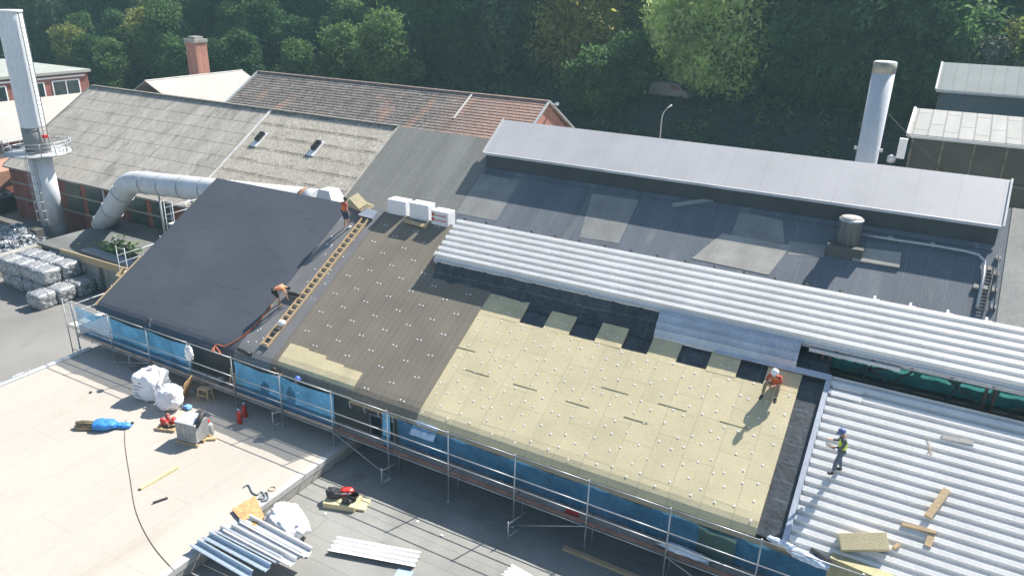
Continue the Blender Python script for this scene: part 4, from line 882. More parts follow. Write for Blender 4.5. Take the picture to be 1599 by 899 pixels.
# roof ladder
a, c = F1.inverted() @ GP(413, 541, F1, .2), F1.inverted() @ GP(571, 343, F1, .2); ln = (c-a).length
t = thing('roof_ladder', 'long pale wooden roof ladder lying between the black and brown areas', 'ladder', F1 @ T(a))
fr = F1 @ T(a) @ Matrix.Rotation(math.atan2(c.y-a.y, c.x-a.x)-math.pi/2, 4, 'Z')
for sx in (-.21, .21): b = MB(); b.box((sx-.035, 0, .0), (sx+.035, ln, .11)); part('side_rail', b, TIMBER, t, fr)
for k in range(int(ln/.36)): b = MB(); b.box((-.175, .1+k*.36, .02), (.175, .19+k*.36, .09)); part('rung', b, TIMBER, t, fr)
single('white_bundle', 'small white bundle resting on the lower half of the roof ladder', 'bundle', MB().blob((.42, .34, .2), 2.3, .25, 4, 3), BAG, FS(441, 506, .30))
cable('gas_hose', 'orange brown gas hose trailing down the black roof to the eave', 'hose', ((424, 478), (412, 492), (396, 510), (375, 528), (352, 540), (338, 538), (334, 548), (344, 552), (336, 541), (330, 548)), 0, .035, ORANGE, F1)
b = MB(); b.tube([(-.45, 0, .09), (.45, 0, .09)], .09, 12); single('membrane_roll', 'short dark roll of membrane lying at the foot of the black roof', 'roll', b, RUBBER, FS(383, 551, .19, -4))
t = thing('work_lamp', 'small grey work lamp clamped above the scaffold rail at the black eave', 'lamp', T(GY(234, 508, 21.6)))
b = MB(); b.tube([(0, 0, -.1), (.02, 0, .25)], .025, 6); part('stem', b, TUBE, t, W[t.name]); b = MB(); b.box((-.12, -.08, 0), (.2, .1, .16), T((.02, 0, .22)) @ RY(-25)); part('head', b, DKGREY, t, W[t.name]); b = MB(); b.box((-.125, -.06, .02), (-.121, .08, .14), T((.02, 0, .22)) @ RY(-25)); part('lens', b, WHITE, t, W[t.name])
b = MB(); b.blob((.42, .3, .75), 2.4, .3, 3, 6); single('white_rag', 'white cloth bundle hung on the scaffold rail at the open bay', 'cloth', b, BAG, T(GY(297, 562, 21.25)))
# mat, sheet and insulation packs at the ridge
b = MB(); 
for k in range(4): b.box((-.95+.05*k, -.32+.03*k, .07*k), (.8-.1*k, .35, .07*k+.065), RZ(-6*k))
single('wool_boards', 'loose yellow wool boards behind the standing worker at the ridge', 'insulation', b, YELLOW2, FS(563, 322, .2, -10))
b = MB(); b.box((-.5, -.28, .12), (.5, .3, .16)); b.box((-.48, -.26, 0), (-.4, .28, .12)); b.box((.4, -.26, 0), (.48, .28, .12)); single('ladder_hook_board', 'grey board on the ridge at the top end of the roof ladder', 'board', b, GALV, FS(576, 336, .18, -3))
def pack(px, wd_, dp, ht, label, rot, marks=False):
    p = F1.inverted() @ GP(*px, F1, .15); wp = F1 @ p; fr = T(wp) @ RZ(rot)
    t = thing('insulation_pack', label, 'insulation', fr, 'white wrapped insulation packs at the ridge')
    b = MB(); b.box((-wd_/2, 0, -.1), (wd_/2, dp, ht)); part('wrapped_block', b, WHITE, t, fr, bevel=.04)
    if marks:
        b = MB(); random.seed(4)
        for k in range(2):
            b = MB(); z = ht-.22-k*.26; b.box((-wd_/2+.05, -.012, z-.08), (-wd_/2+.22, -.004, z+.1))
            x = -wd_/2+.28
            while x < wd_/2-.12: l_ = random.uniform(.05, .09); b.box((x, -.012, z-.05), (x+l_*.8, -.004, z+.035)); x += l_+.025
            part('printed_line', b, REDINK, t, fr)
pack((619, 335), 1.2, .7, .78, 'plain white wrapped insulation pack, left one of the row at the ridge', 0); pack((654, 343), 1.2, .7, .85, 'plain white wrapped insulation pack in the middle of the row', 0); pack((686, 352), 1.05, .7, .75, 'white wrapped insulation pack with red printed lines', -2, True)
b = MB(); b.box((-.75, -.1, .05), (.75, .12, .12)); b.box((-.7, -.05, 0), (-.6, .05, .05)); b.box((.5, -.05, 0), (.6, .05, .05)); single('timber_plank', 'pale plank lying in front of the white packs at the ridge', 'plank', b, TIMBER, FS(650, 351, .16, -4))
# on the white deck
HD = .19
a, c = L1(1300, 590), L1(1332, 630); b = MB(); b.profile_x(deck_prof(0, .80, .0, .19), 0, 1.05, 1); single('deck_offcut', 'short ribbed deck offcut lying at the top left corner of the white deck', 'deck sheet', b, WHITE_DECK, F1 @ T((L1(1297, 618).x, TD-1.02, .03)))
fr = FS(1347, 848, HD, 22); t = thing('insulation_board_pack', 'flat pack of yellow insulation boards lying tilted on the lower white deck', 'insulation', fr)
b = MB(); b.box((-.72, -.27, 0), (.72, .27, .3)); part('boards', b, YELLOW2, t, fr @ RX(8), bevel=.01)
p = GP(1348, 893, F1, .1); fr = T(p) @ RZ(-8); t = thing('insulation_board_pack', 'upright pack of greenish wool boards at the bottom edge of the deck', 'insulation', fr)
b = MB(); b.box((-1.0, -.25, -.55), (.98, .2, .22)); part('boards', b, surf('shaded_wool_boards', (.40, .37, .22), .95, var=.1, vscale=2), t, fr, bevel=.01)  # darker copy of the wool board colour, shade put into it
def slope_plank(pa, pb_, wd_, th, label, mat=TIMBER, h=HD, name='timber_plank'):
    a, c = F1.inverted() @ GP(*pa, F1, h), F1.inverted() @ GP(*pb_, F1, h); b = MB(); b.beam(a+Vector((0, 0, th/2)), c+Vector((0, 0, th/2)), wd_, th); return single(name, label, 'plank', b, mat, F1)
slope_plank((1448, 808), (1478, 766), .22, .14, 'steeply lying thick timber plank on the white deck, upper of the loose planks'); slope_plank((1408, 819), (1461, 832), .1, .1, 'long thin timber batten across the ribs of the white deck'); slope_plank((1448, 853), (1456, 830), .2, .06, 'short wide timber offcut at the end of the thin batten')
slope_plank((1395, 856), (1404, 850), .12, .1, 'tiny timber block beside the tilted insulation pack'); slope_plank((1470, 682), (1520, 692), .16, .05, 'weathered board in the shade at the top of the white deck', PALE)
cable('cord', 'thin tangled cord lying on the upper white deck', 'cord', ((1447, 680), (1452, 695), (1450, 706), (1456, 709), (1452, 698)), 0, .012, TIMBER, F1)
b = MB(); b.blob((1.3, .35, .18), 3, .3, 3, 4); b.blob((.9, .2, .2), 3, .3, 4, 7, T((-.9, .1, 0))); single('foil_wrap', 'crumpled white and blue plastic foil at the lower edge of the white deck', 'plastic foil', b, surf('pale_foil', (.62, .70, .80), .35, var=.25, vscale=4), FS(1262, 872, .12, -5))
slope_plank((1266, 858), (1296, 880), .1, .12, 'dark strip lying on the crumpled foil', RUBBER, .2, 'dark_strip')
b = MB(); b.box((-.12, -.1, 0), (.15, .12, .12)); single('timber_block', 'small pale wood block at the lower left corner of the white deck', 'block', b, TIMBER, FS(1221, 853, .1))
b = MB(); vs = []
for i in range(13):
    for j in range(6): vs.append((i*.1, -.06*j-.02*j*j*.3, -.11*j+.03*noise.noise(Vector((i*.6, j*.7, 2)))+.05))
b.add(vs, [(i*6+j, (i+1)*6+j, (i+1)*6+j+1, i*6+j+1) for i in range(12) for j in range(5)], True); single('plastic_sheet', 'pale blue plastic sheet hanging over the eave at the corner of the yellow area', 'plastic sheet', b, surf('sheer_blue_plastic', (.48, .60, .74), .3, var=.25, vscale=4), T(F1 @ Vector((XB-.1, .05, -.1))))
# on the scaffold deck
def deck_at(px, py): return T(GY(px, py, YO+.3))
b = MB(); b.box((-.25, -.08, 0), (.25, .08, .14)); single('red_packet', 'red and white packet lying on the scaffold deck', 'packet', b, RED, T((GY(894, 805, YO+.3).x, YO+.25, ZD+.025)))
b = MB(); b.blob((1.7, .4, .25), 3, .35, 3, 4); single('foil_heap', 'heap of crumpled white foil on the scaffold deck near the lower right', 'plastic foil', b, surf('white_foil', (.75, .78, .82), .35, var=.15), T((GY(1068, 872, YO+.3).x, YO+.3, ZD+.025)))
cyl_thing('bucket_drum', 'grey drum standing on the open scaffold bay', 'drum', T((GY(346, 590, YO+.4).x, YO+.4, ZD+.025)), .17, .4, STACKG)
t = thing('step_ladder', 'short wooden step ladder on the scaffold deck at the open bay', 'ladder', T((GY(362, 598, YO+.3).x, YO+.3, ZD+.025)))
fr = W[t.name] @ RX(-12)
for sx in (-.17, .17): b = MB(); b.box((sx-.02, -.03, 0), (sx+.02, .03, 1.0)); part('side_rail', b, TIMBER, t, fr)
for k in range(3): b = MB(); b.box((-.15, -.03, .2+k*.28), (.15, .03, .24+k*.28)); part('rung', b, TIMBER, t, fr)

# ================================================================== PEOPLE
def skin(name, V, E, mat, parent, fr, sub=1, root=0):
    me = bpy.data.meshes.new(name); me.from_pydata([p for p, r in V], E, []); me.materials.append(mat)
    o = bpy.data.objects.new(name, me); link(o, fr, parent)
    md = o.modifiers.new('skin', 'SKIN'); md.use_smooth_shade = True
    sv = me.skin_vertices[0].data
    for i, (p, r) in enumerate(V): sv[i].radius = (r, r) if not isinstance(r, tuple) else r; sv[i].use_root = (i == root)
    s = o.modifiers.new('subdiv', 'SUBSURF'); s.levels = sub; s.render_levels = sub
    return o
def person(label, fr, J, top, top_mat, legs, leg_mat, shoe_mat, hat=None, hat_mat=None, vest=None, sleeves=True, stripe=None):
    J = {k: Vector(v) for k, v in J.items()}; t = thing('person', label, 'person', fr)
    V, E, ix = [], [], {}
    def v(n, p, r, prev=None):
        ix[n] = len(V); V.append((tuple(p), r))
        if prev is not None: E.append((ix[prev], ix[n]))
    v('pel', J['pel'], .105); v('chest', J['chest'], .12, 'pel'); v('neck', J['neck'], .058, 'chest')
    hd = J['head']; up = (hd-J['neck']).normalized(); fw = J['face'].normalized(); sd = up.cross(fw).normalized()
    v('jaw', hd-up*.05+fw*.02, .068, 'neck'); v('skull', hd+up*.05, .088, 'jaw'); v('crown', hd+up*.10, .06, 'skull')
    v('nose', hd+fw*.105-up*.0, .012, 'jaw'); 
    for s_ in (-1, 1): v('ear%d' % s_, hd+sd*s_*.088+up*.01, .016, 'skull')
    for S in 'LR':
        v('sh'+S, J['sh'+S], .058, 'chest'); v('el'+S, J['el'+S], .042, 'sh'+S); v('wr'+S, J['wr'+S], .028, 'el'+S)
        d = (J['wr'+S]-J['el'+S]).normalized(); x = d.cross(Vector((0, 0, 1)))
        if x.length < .2: x = d.cross(Vector((0, 1, 0)))
        x.normalize(); n = x.cross(d); pm = J['wr'+S]+d*.08; v('pa'+S, pm, (.036, .02), 'wr'+S)
        for i, (o_, l_) in enumerate(((-.03, .075), (-.01, .088), (.01, .082), (.03, .062))):
            a_ = pm+x*o_+d*l_*.55-n*.006; v('f%d' % i+S, a_, .0095, 'pa'+S); v('g%d' % i+S, pm+x*o_*1.1+d*l_-n*.03, .008, 'f%d' % i+S)
        a_ = J['wr'+S]+d*.045-x*.045; v('t1'+S, a_, .012, 'wr'+S); v('t2'+S, a_+d*.05-x*.012-n*.015, .009, 't1'+S)
        v('hip'+S, J['hip'+S], .088, 'pel'); v('kn'+S, J['kn'+S], .058, 'hip'+S); v('an'+S, J['an'+S], .036, 'kn'+S); v('to'+S, J['to'+S], .026, 'an'+S)
    skin('body', V, E, SKIN_, t, fr)
    def garment(name, chain, mat, ro=.0, sub=1, label=None):
        V2, E2 = [], []; id2 = {}
        for a_, b_, in chain:
            for n_, p_, r_ in (a_, b_):
                if n_ not in id2: id2[n_] = len(V2); V2.append((tuple(p_), r_+ro))
            E2.append((id2[a_[0]], id2[b_[0]]))
        return skin(name, V2, E2, mat, t, fr, sub)
    k = lambda n, r: (n, J[n], r)
    waist = ('waist', J['pel']+(J['chest']-J['pel'])*.35, .13)
    ch = [(k('pel', .128), waist), (waist, k('chest', .155)), (k('chest', .155), ('col', J['neck']-(J['neck']-J['chest'])*.35, .085))]
    for S in 'LR':
        ch.append((k('chest', .155), k('sh'+S, .082)))
        el = J['sh'+S]+(J['el'+S]-J['sh'+S])*(.55 if not sleeves else 1.0); ch.append((k('sh'+S, .082), ('el'+S, el, .062)))
        if sleeves == 2: ch.append((('el'+S, el, .062), ('wr'+S, J['el'+S]+(J['wr'+S]-J['el'+S])*.85, .045)))
    garment(top, ch, top_mat)
    if vest:
        ch = [(k('pel', .155), ('waist', waist[1], .168)), (('waist', waist[1], .168), k('chest', .192))]
        ch += [(k('chest', .192), ('sh'+S, J['sh'+S]-(J['sh'+S]-J['chest'])*.12, .092)) for S in 'LR']
        vo = garment(vest[0], ch, vest[1])
    ch = []
    for S in 'LR':
        e_ = J['an'+S] if legs == 'trousers' else J['hip'+S]+(J['kn'+S]-J['hip'+S])*.95
        ch.append((k('pel', .120), k('hip'+S, .108)))
        if legs == 'trousers': ch += [(k('hip'+S, .108), k('kn'+S, .078)), (k('kn'+S, .078), ('an'+S, J['an'+S]+(J['kn'+S]-J['an'+S])*.12, .062))]
        else: ch.append((k('hip'+S, .108), ('kn'+S, e_, .088)))
    garment(legs, ch, leg_mat)
    for S in 'LR': garment('shoe', [(('a', J['an'+S]+Vector((0, 0, .05)), .068), ('h', J['an'+S]-Vector((0, 0, .03)), .070)), (('h', J['an'+S]-Vector((0, 0, .03)), .070), ('t', J['to'+S]+(J['to'+S]-J['an'+S])*.12, .060))], shoe_mat)
    # hat or hair
    zq = up.to_track_quat('Z', 'Y').to_matrix().to_4x4(); M_ = T(hd+up*.045) @ zq
    if hat == 'hard_hat':
        b = MB(); b.lathe([(.142, -.005), (.146, .0), (.128, .012), (.122, .06), (.098, .11), (.05, .138), (.012, .145)], 20, M_); b.lathe([(.02, .0), (.09, 0), (.085, .012), (.02, .012)], 12, T(hd+up*.045+fw*.11) @ zq); part('hard_hat', b, hat_mat, t, fr)
    elif hat == 'cap':
        b = MB(); b.lathe([(.112, 0), (.116, .02), (.105, .07), (.06, .115), (.01, .12)], 18, M_); b.lathe([(.02, .0), (.08, 0), (.078, .012), (.02, .012)], 12, T(hd+up*.045+fw*.10) @ zq); part('cap', b, hat_mat, t, fr)
    else:
        b = MB(); b.lathe([(.098, -.05), (.108, .0), (.105, .06), (.07, .105), (.015, .118)], 18, T(hd+up*.04-fw*.02) @ zq); part('hair', b, HAIR, t, fr)
    return t
def facing(p, dx, dy): return T(p) @ Matrix.Rotation(math.atan2(dy, dx)-math.pi/2, 4, 'Z')     # local +y looks along (dx, dy)
ST = dict(pel=(0, 0, .95), chest=(0, .01, 1.28), neck=(0, .02, 1.47), head=(0, .05, 1.60), face=(0, 1, -.1), shL=(-.19, 0, 1.40), elL=(-.24, -.02, 1.12), wrL=(-.23, .08, .88), shR=(.19, 0, 1.40), elR=(.24, -.02, 1.12), wrR=(.23, .08, .88),
          hipL=(-.095, 0, .9), knL=(-.11, .02, .49), anL=(-.12, -.02, .08), toL=(-.14, .15, .035), hipR=(.095, 0, .9), knR=(.11, .02, .49), anR=(.12, -.02, .08), toR=(.14, .15, .035))
def pose(**k): d = dict(ST); d.update(k); return d
YV = surf('hi_vis_yellow', (.80, .95, .08), .7, var=.1, vscale=6); OV = surf('hi_vis_orange', (.75, .16, .05), .7, var=.12, vscale=6); OV2 = surf('hi_vis_light_orange', (.85, .30, .12), .7, var=.1, vscale=6)
JEANS = surf('blue_grey_jeans', (.10, .13, .18), .85, var=.2, vscale=6); BLK = surf('dark_cloth', (.025, .027, .032), .9, var=.2, vscale=6); TAN = surf('tan_cloth', (.30, .23, .15), .9, var=.15, vscale=6); NAVY = surf('navy_cloth', (.05, .065, .12), .85, var=.2, vscale=6)
HB = surf('blue_hard_hat', (.10, .14, .32), .3); HW = WHITE; GREYSH = surf('grey_shirt', (.13, .14, .15), .9)
# worker on the white deck: faces left, forearms out, pad in hand
p = GP(1307, 738, F1, .18)
per = person('worker in a yellow high visibility vest and dark blue helmet standing on the white deck', facing(p, -1, -.25), pose(head=(0, .09, 1.59), face=(0, 1, -.45), elL=(-.25, .05, 1.14), wrL=(-.18, .30, 1.12), elR=(.25, .10, 1.16), wrR=(.16, .36, 1.20), anL=(-.12, .16, .06), toL=(-.14, .33, .03), knL=(-.11, .13, .48), anR=(.12, -.12, .13), toR=(.14, .04, .10), knR=(.11, -.02, .50)), 'jumper', GREYSH, 'trousers', JEANS, DKGREY, 'hard_hat', HB, ('vest', YV), 2)
fr = W[per.name] @ T((-.13, .42, 1.10)); b = MB(); b.box((-.11, -.15, 0), (.11, .15, .02)); single('note_pad', 'dark pad held by the worker in the yellow vest', 'pad', b, DKGREY, fr @ RX(15))
# seated worker
p = GP(1207, 612, F1, .12)
person('worker in an orange vest and white helmet sitting on the wool at the lantern', facing(p, -.15, -1), pose(pel=(0, -.22, .28), chest=(0, -.02, .62), neck=(0, .07, .78), head=(0, .15, .90), face=(0, 1, -.6), shL=(-.2, .02, .72), elL=(-.27, .16, .48), wrL=(-.10, .36, .46), shR=(.2, .02, .72), elR=(.27, .16, .48), wrR=(.08, .38, .44), hipL=(-.11, -.17, .24), knL=(-.24, .26, .42), anL=(-.25, .42, -.02), toL=(-.27, .58, -.10), hipR=(.11, -.17, .24), knR=(.24, .26, .42), anR=(.25, .46, -.03), toR=(.27, .62, -.12)),
       'shirt', surf('red_shirt', (.5, .10, .07), .8), 'trousers', TAN, DKGREY, 'hard_hat', HW, ('vest', OV), True)
# bending worker with gas torch
p = GP(431, 478, F1, .19)
per = person('bending worker in an orange shirt and black shorts on the black roof', facing(p, .55, .8), pose(pel=(0, -.02, .86), chest=(.02, .34, 1.02), neck=(.02, .52, .98), head=(.02, .64, .90), face=(0, .5, -1), shL=(-.17, .40, 1.02), elL=(-.22, .50, .74), wrL=(-.14, .62, .54), shR=(.2, .38, .98), elR=(.28, .45, .70), wrR=(.26, .55, .48), hipL=(-.10, -.02, .82), knL=(-.16, .10, .44), anL=(-.20, -.26, .02), toL=(-.22, -.10, -.06), hipR=(.10, -.02, .82), knR=(.13, .16, .46), anR=(.16, .10, .12), toR=(.18, .27, .12)),
       'shirt', OV2, 'shorts', BLK, TAN, None, None, None, False)
t = thing('torch_roll', 'dark membrane roll being laid in front of the bending worker', 'roll', FS(460, 461, .19, 5)); b = MB(); b.tube([(-.42, 0, .1), (.42, 0, .1)], .1, 14); part('roll', b, RUBBER, t, W[t.name])
# walking worker near the ladder top
p = GP(540, 357, F1, .17)
person('worker in red orange vest, blue shorts and white shoes at the ladder top', facing(p, .25, .97), pose(anL=(-.13, .0, -.02), toL=(-.15, .17, .0), knL=(-.12, .06, .46), anR=(.13, .08, .10), toR=(.15, .25, .12), knR=(.12, .12, .52), head=(0, .08, 1.59), elL=(-.28, .02, 1.12), wrL=(-.22, .2, .92), elR=(.29, -.04, 1.12), wrR=(.26, .1, .90)), 'shirt', surf('dark_red_shirt', (.42, .09, .06), .8), 'shorts', NAVY, WHITE, None, None, ('vest', OV), False)
# men on the scaffold
p = Vector((GY(461, 600, YO+.4).x, YO+.40, ZD+.02))
person('worker in dark clothes and a blue helmet standing behind the blue net on the scaffold', facing(p, .3, 1), pose(head=(0, .10, 1.59), elL=(-.26, .06, 1.14), wrL=(-.2, .28, 1.05), elR=(.26, .06, 1.14), wrR=(.2, .3, 1.08)), 'jumper', BLK, 'trousers', JEANS, DKGREY, 'hard_hat', surf('bright_blue_hat', (.10, .18, .55), .3), None, 2)
p = Vector((GY(424, 580, YO+.55).x, YO+.5, ZD+.02))
person('worker with bare arms reaching onto the grey strip at the foot of the ladder', facing(p, .35, 1), pose(head=(0, .16, 1.55), face=(0, 1, -.3), chest=(0, .08, 1.27), neck=(0, .12, 1.45), elL=(-.24, .25, 1.25), wrL=(-.14, .46, 1.36), elR=(.24, .25, 1.25), wrR=(.16, .48, 1.38)), 'shirt', BLK, 'trousers', JEANS, DKGREY, None, None, None, False)

# ================================================================== SCRAP YARD AT THE LEFT
bc0 = GZ(62, 487, 0); bw = 1.5; random.seed(21)
hts = {(0, 0): 1, (0, 1): 1, (0, 2): 1, (-1, 0): 0, (-1, 1): 2, (-2, 1): 2, (-3, 1): 2, (-1, 2): 2, (-2, 2): 2, (-3, 2): 2, (-1, 3): 2, (-2, 3): 2, (-4, 1): 2, (-3, 3): 2, (0, 3): 1, (-4, 2): 2, (-1, 4): 2, (-2, 4): 2}
ORD = ['first', 'second', 'third', 'fourth', 'fifth']
for (i, j), n in hts.items():
    for k in range(n):
        if k < n-1 and j > 3: continue
        c = bc0+Vector((i*bw-bw/2, j*bw+bw/2, k*1.1)); fr = T(c+Vector((random.uniform(-.08, .08), random.uniform(-.08, .08), 0))) @ RZ(random.uniform(-7, 7))
        b = MB(); b.blob((bw*1.0, bw*1.0, 1.14), 8, .07, 2.2, i*5+j*3+k, None, 22, True, .06)
        lay = ['bottom', 'top'][k]
        single('scrap_bale', f'silver scrap bale, {lay} layer, {ORD[j]} row from the front, {ORD[-i]} from the right', 'scrap bale', b, BALE, fr, group='scrap metal bales stacked in the yard')
# block wall bay with loose scrap
wl = thing('block_wall', 'pale concrete block wall of the scrap bay, nearest the bales', 'wall', GZ(70, 378, 0)); w0, w1 = GZ(70, 376, 1.7), GZ(-25, 402, 1.7)
dv = (w1-w0); dv.z = 0; L_ = dv.length; dv.normalize(); nv = Vector((-dv.y, dv.x, 0))
b = MB(); random.seed(8)
for r in range(2):
    for k in range(int(L_/1.25)+1):
        a = w0+dv*(k*1.25-(.6 if r else 0)); a.z = r*.85; e_ = a+dv*1.22; j_ = nv*random.uniform(-.02, .02); b.prism([a+j_, e_+j_, e_+nv*.8+j_, a+nv*.8+j_], (0, 0, .84))
part('blocks', b, CONC, wl)
wl2 = thing('block_wall', 'dark grey concrete wall at the back of the scrap bay beside the stack', 'wall', GZ(60, 362, 0)); a, c = GZ(62, 360, 1.7), GZ(-20, 336, 1.7)
b = MB(); b.beam(Vector((a.x, a.y, .9)), Vector((c.x, c.y, .9)), .7, 1.75); part('blocks', b, WALLGREY, wl2)
b = MB(); random.seed(31); cpt = (w0+w1)/2*.5+(Vector((a.x, a.y, 0))+Vector((c.x, c.y, 0)))*.25; cpt = GZ(12, 376, .9)
for k in range(2600):
    r = random.random()**.5; an = random.random()*6.283; x, y = 4.2*r*math.cos(an), 3.2*r*math.sin(an); z = 1.7*(1-r*r)+.45*noise.noise(Vector((x*.9, y*.9, 2)))+random.uniform(-.1, .3); s_ = random.uniform(.08, .34)
    u = Vector((random.gauss(0, 1), random.gauss(0, 1), random.gauss(0, .6))).normalized()*s_; v_ = u.cross(Vector((random.gauss(0, 1), random.gauss(0, 1), random.gauss(0, 1)))).normalized()*s_*.6
    q = Vector((cpt.x+x, cpt.y+y, max(.05, z))); b.add([q-u-v_, q+u-v_, q+u+v_, q-u+v_], [(0, 1, 2, 3)])
b.blob((7, 5, 1.3), 2, .3, 1, 3, T((cpt.x, cpt.y, 0)))
o = structure('loose_scrap', b, PILE, 'stuff')
fr = T(GZ(8, 330, 0)) ; t = thing('waste_container', 'dark open container with rubbish at the left edge by the brick wall', 'container', fr)
b = MB(); b.box((-1.6, -1, .2), (.9, 1, 1.6)); part('body', b, DKGREY, t, fr, bevel=.04); b = MB(); b.box((-1.7, -1.08, 1.6), (1.0, 1.08, 1.72)); part('rim', b, BLUEGREY, t, fr)
random.seed(2)
b = MB()
for k in range(60): p_ = Vector((random.uniform(-1.5, .8), random.uniform(-.8, .8), random.uniform(1.7, 2.0))); b.cbox(p_, (random.uniform(.1, .35), random.uniform(.1, .3), random.uniform(.05, .2)))
part('rubbish', b, surf('mixed_rubbish', (.5, .5, .48), .8, var=.6, vscale=3), t, fr)
fr = T(GX(6, 275, -81)); t = thing('orange_tank', 'pale orange steel tank body at the left edge behind the stack', 'tank', T((-81.5, GX(6, 275, -81).y, 0))); py_ = GX(6, 275, -81)
b = MB(); b.box((-86, py_.y-3, py_.z-.6), (-79, py_.y+3, py_.z+1.0)); part('body', b, surf('faded_orange_paint', (.46, .25, .18), .7, var=.2), t, bevel=.1)
b = MB()
for dx in (-85.5, -82.5, -79.5): b.beam((dx, py_.y-2.5, 0), (dx, py_.y-2.5, py_.z-.6), .2, .2, (0, 1, 0))
part('leg', b, STEEL, t)
t = thing('low_railing', 'low grey railing beside the edge of the beige roof', 'railing', GZ(46, 600, 0)); b = MB()
pts = [GX(x, y, -39.2) for x, y in ((0, 598), (20, 588), (46, 577))]
b.tube(pts, .03, 6); b.tube([p_-Vector((0, 0, .35)) for p_ in pts], .03, 6)
for p_ in pts: b.tube([p_+Vector((0, 0, .05)), Vector((p_.x, p_.y, 0))], .03, 6)
part('rail', b, TUBE, t)

# ================================================================== TREES
def leaves(b, c, rad, n, size, rnd, droop=.3):
    for k in range(n):
        d = Vector((rnd.gauss(0, 1), rnd.gauss(0, 1), rnd.gauss(0, 1))).normalized(); r = rad*(.5+.5*rnd.random()**.6) if rnd.random() < .8 else rad*rnd.uniform(.9, 1.35)
        q = c+Vector((d.x*r, d.y*r, d.z*r*.8)); s_ = size*rnd.uniform(.6, 1.3)
        nrm = (d*.7+Vector((rnd.gauss(0, .8), rnd.gauss(0, .8), rnd.gauss(0, .8)+.4))).normalized()
        u = nrm.cross(Vector((rnd.gauss(0, 1), rnd.gauss(0, 1), rnd.gauss(0, 1)))).normalized(); v_ = nrm.cross(u)
        b.add([q-u*s_, q+v_*s_*.45-Vector((0, 0, droop*s_*.2)), q+u*s_-Vector((0, 0, droop*s_)), q-v_*s_*.45], [(0, 1, 2, 3)])
def tree_mesh(seed, h, rad, clumps, nl, size, low=.15):
    rnd = random.Random(seed); b = MB(); tk = MB()
    tk.tube([(0, 0, -1), (.1, 0, h*.3), (.2, .1, h*.62), (.1, 0, h*.85)], [h*.022, h*.018, h*.012, h*.004], 8)
    for k in range(clumps):
        u = (k+.5)/clumps; z = h*(low+.10+(.86-low)*u); env = math.sin(math.pi*min(1, (u*.86+.12)))**.6; a = k*2.4+rnd.uniform(-.6, .6); rr = rad*env*rnd.uniform(.3, .82)
        c = Vector((rr*math.cos(a), rr*math.sin(a), z)); cr = rad*rnd.uniform(.18, .46)
        leaves(b, c, cr, nl, size, rnd); tk.tube([(.1, 0, max(h*.25, z-rr*.7)), (c.x*.6, c.y*.6, z-rr*.2), tuple(c)], [h*.008, h*.005, .03], 5)
    return b, tk
protos = []
def proto(label, cat, mat, *a):
    b, tk = tree_mesh(*a); fr = T((0, 0, 0)); t = thing('tree', label, cat, fr); part('crown', b, mat, t, fr); part('trunk', tk, BARK, t, fr); return t
KINDS = [('deep green tree in the dense wood on the hillside', 0, 11, 17, 6.6, 34, 300, .42, .0), ('mid green tree in the dense wood on the hillside', 1, 23, 18, 7.2, 40, 290, .42, .0), ('olive green tree in the dense wood on the hillside', 2, 37, 15, 6.4, 34, 280, .40, .0),
         ('blue green tree in the dense wood on the hillside', 3, 41, 18, 6.2, 36, 290, .38, .0), ('tall deep green tree in the dense wood on the hillside', 0, 53, 21, 7.0, 42, 300, .42, .0)]
PR = []
for lab, mi, sd_, h, rad, cl, nl, sz, low in KINDS: PR.append(proto(lab, 'tree', LEAF[mi], sd_, h, rad, cl, nl, sz, low))
used = set(); rnd = random.Random(99)
def put(k, x, y, s_, label=None, z=None):
    fr = T((x, y, (hz(x, y) if z is None else z)-.3)) @ RZ(rnd.uniform(0, 360)) @ Matrix.Diagonal((s_*rnd.uniform(.9, 1.15), s_*rnd.uniform(.9, 1.15), s_, 1))
    if k in used: t = copy_tree(PR[k], None, fr)
    else:
        used.add(k); t = PR[k]; t.matrix_basis = fr
    t['group'] = ['deep green hillside trees', 'mid green hillside trees', 'olive green hillside trees', 'blue green hillside trees', 'tall deep green hillside trees'][k]
    if label: t['label'] = label; del t['group']
    return t
y = 114
for row in range(-2, 5):
    x = -300
    while x < 60:
        X = x+rnd.uniform(-2.5, 2.5); Y = 99+row*8.5-4*math.sin(X*.03)+rnd.uniform(-2.5, 2.5); x += 7.4+max(row, 0)*.6+(1.5 if X < -150 else 0)
        p = FPX*(Vector((X, Y, hz(X, Y)+8))-CAM).dot(RT)/(Vector((X, Y, hz(X, Y)+8))-CAM).dot(_f)+CX
        q = FPX*(Vector((X, Y, hz(X, Y)+2))-CAM).dot(DN)/(Vector((X, Y, hz(X, Y)+2))-CAM).dot(_f)+CY
        if p < -90 or p > 1690 or q < -40: continue
        if math.hypot(X+34, Y-101) < 7 or (row < 0 and X > -58) or (-42 < X < -22 and 96 < Y < 113): continue
        k = rnd.choice([0, 0, 1, 2, 3, 4, 0, 4]); put(k, X, Y, rnd.uniform(.75, 1.1)*(.62 if row < 0 else 1))
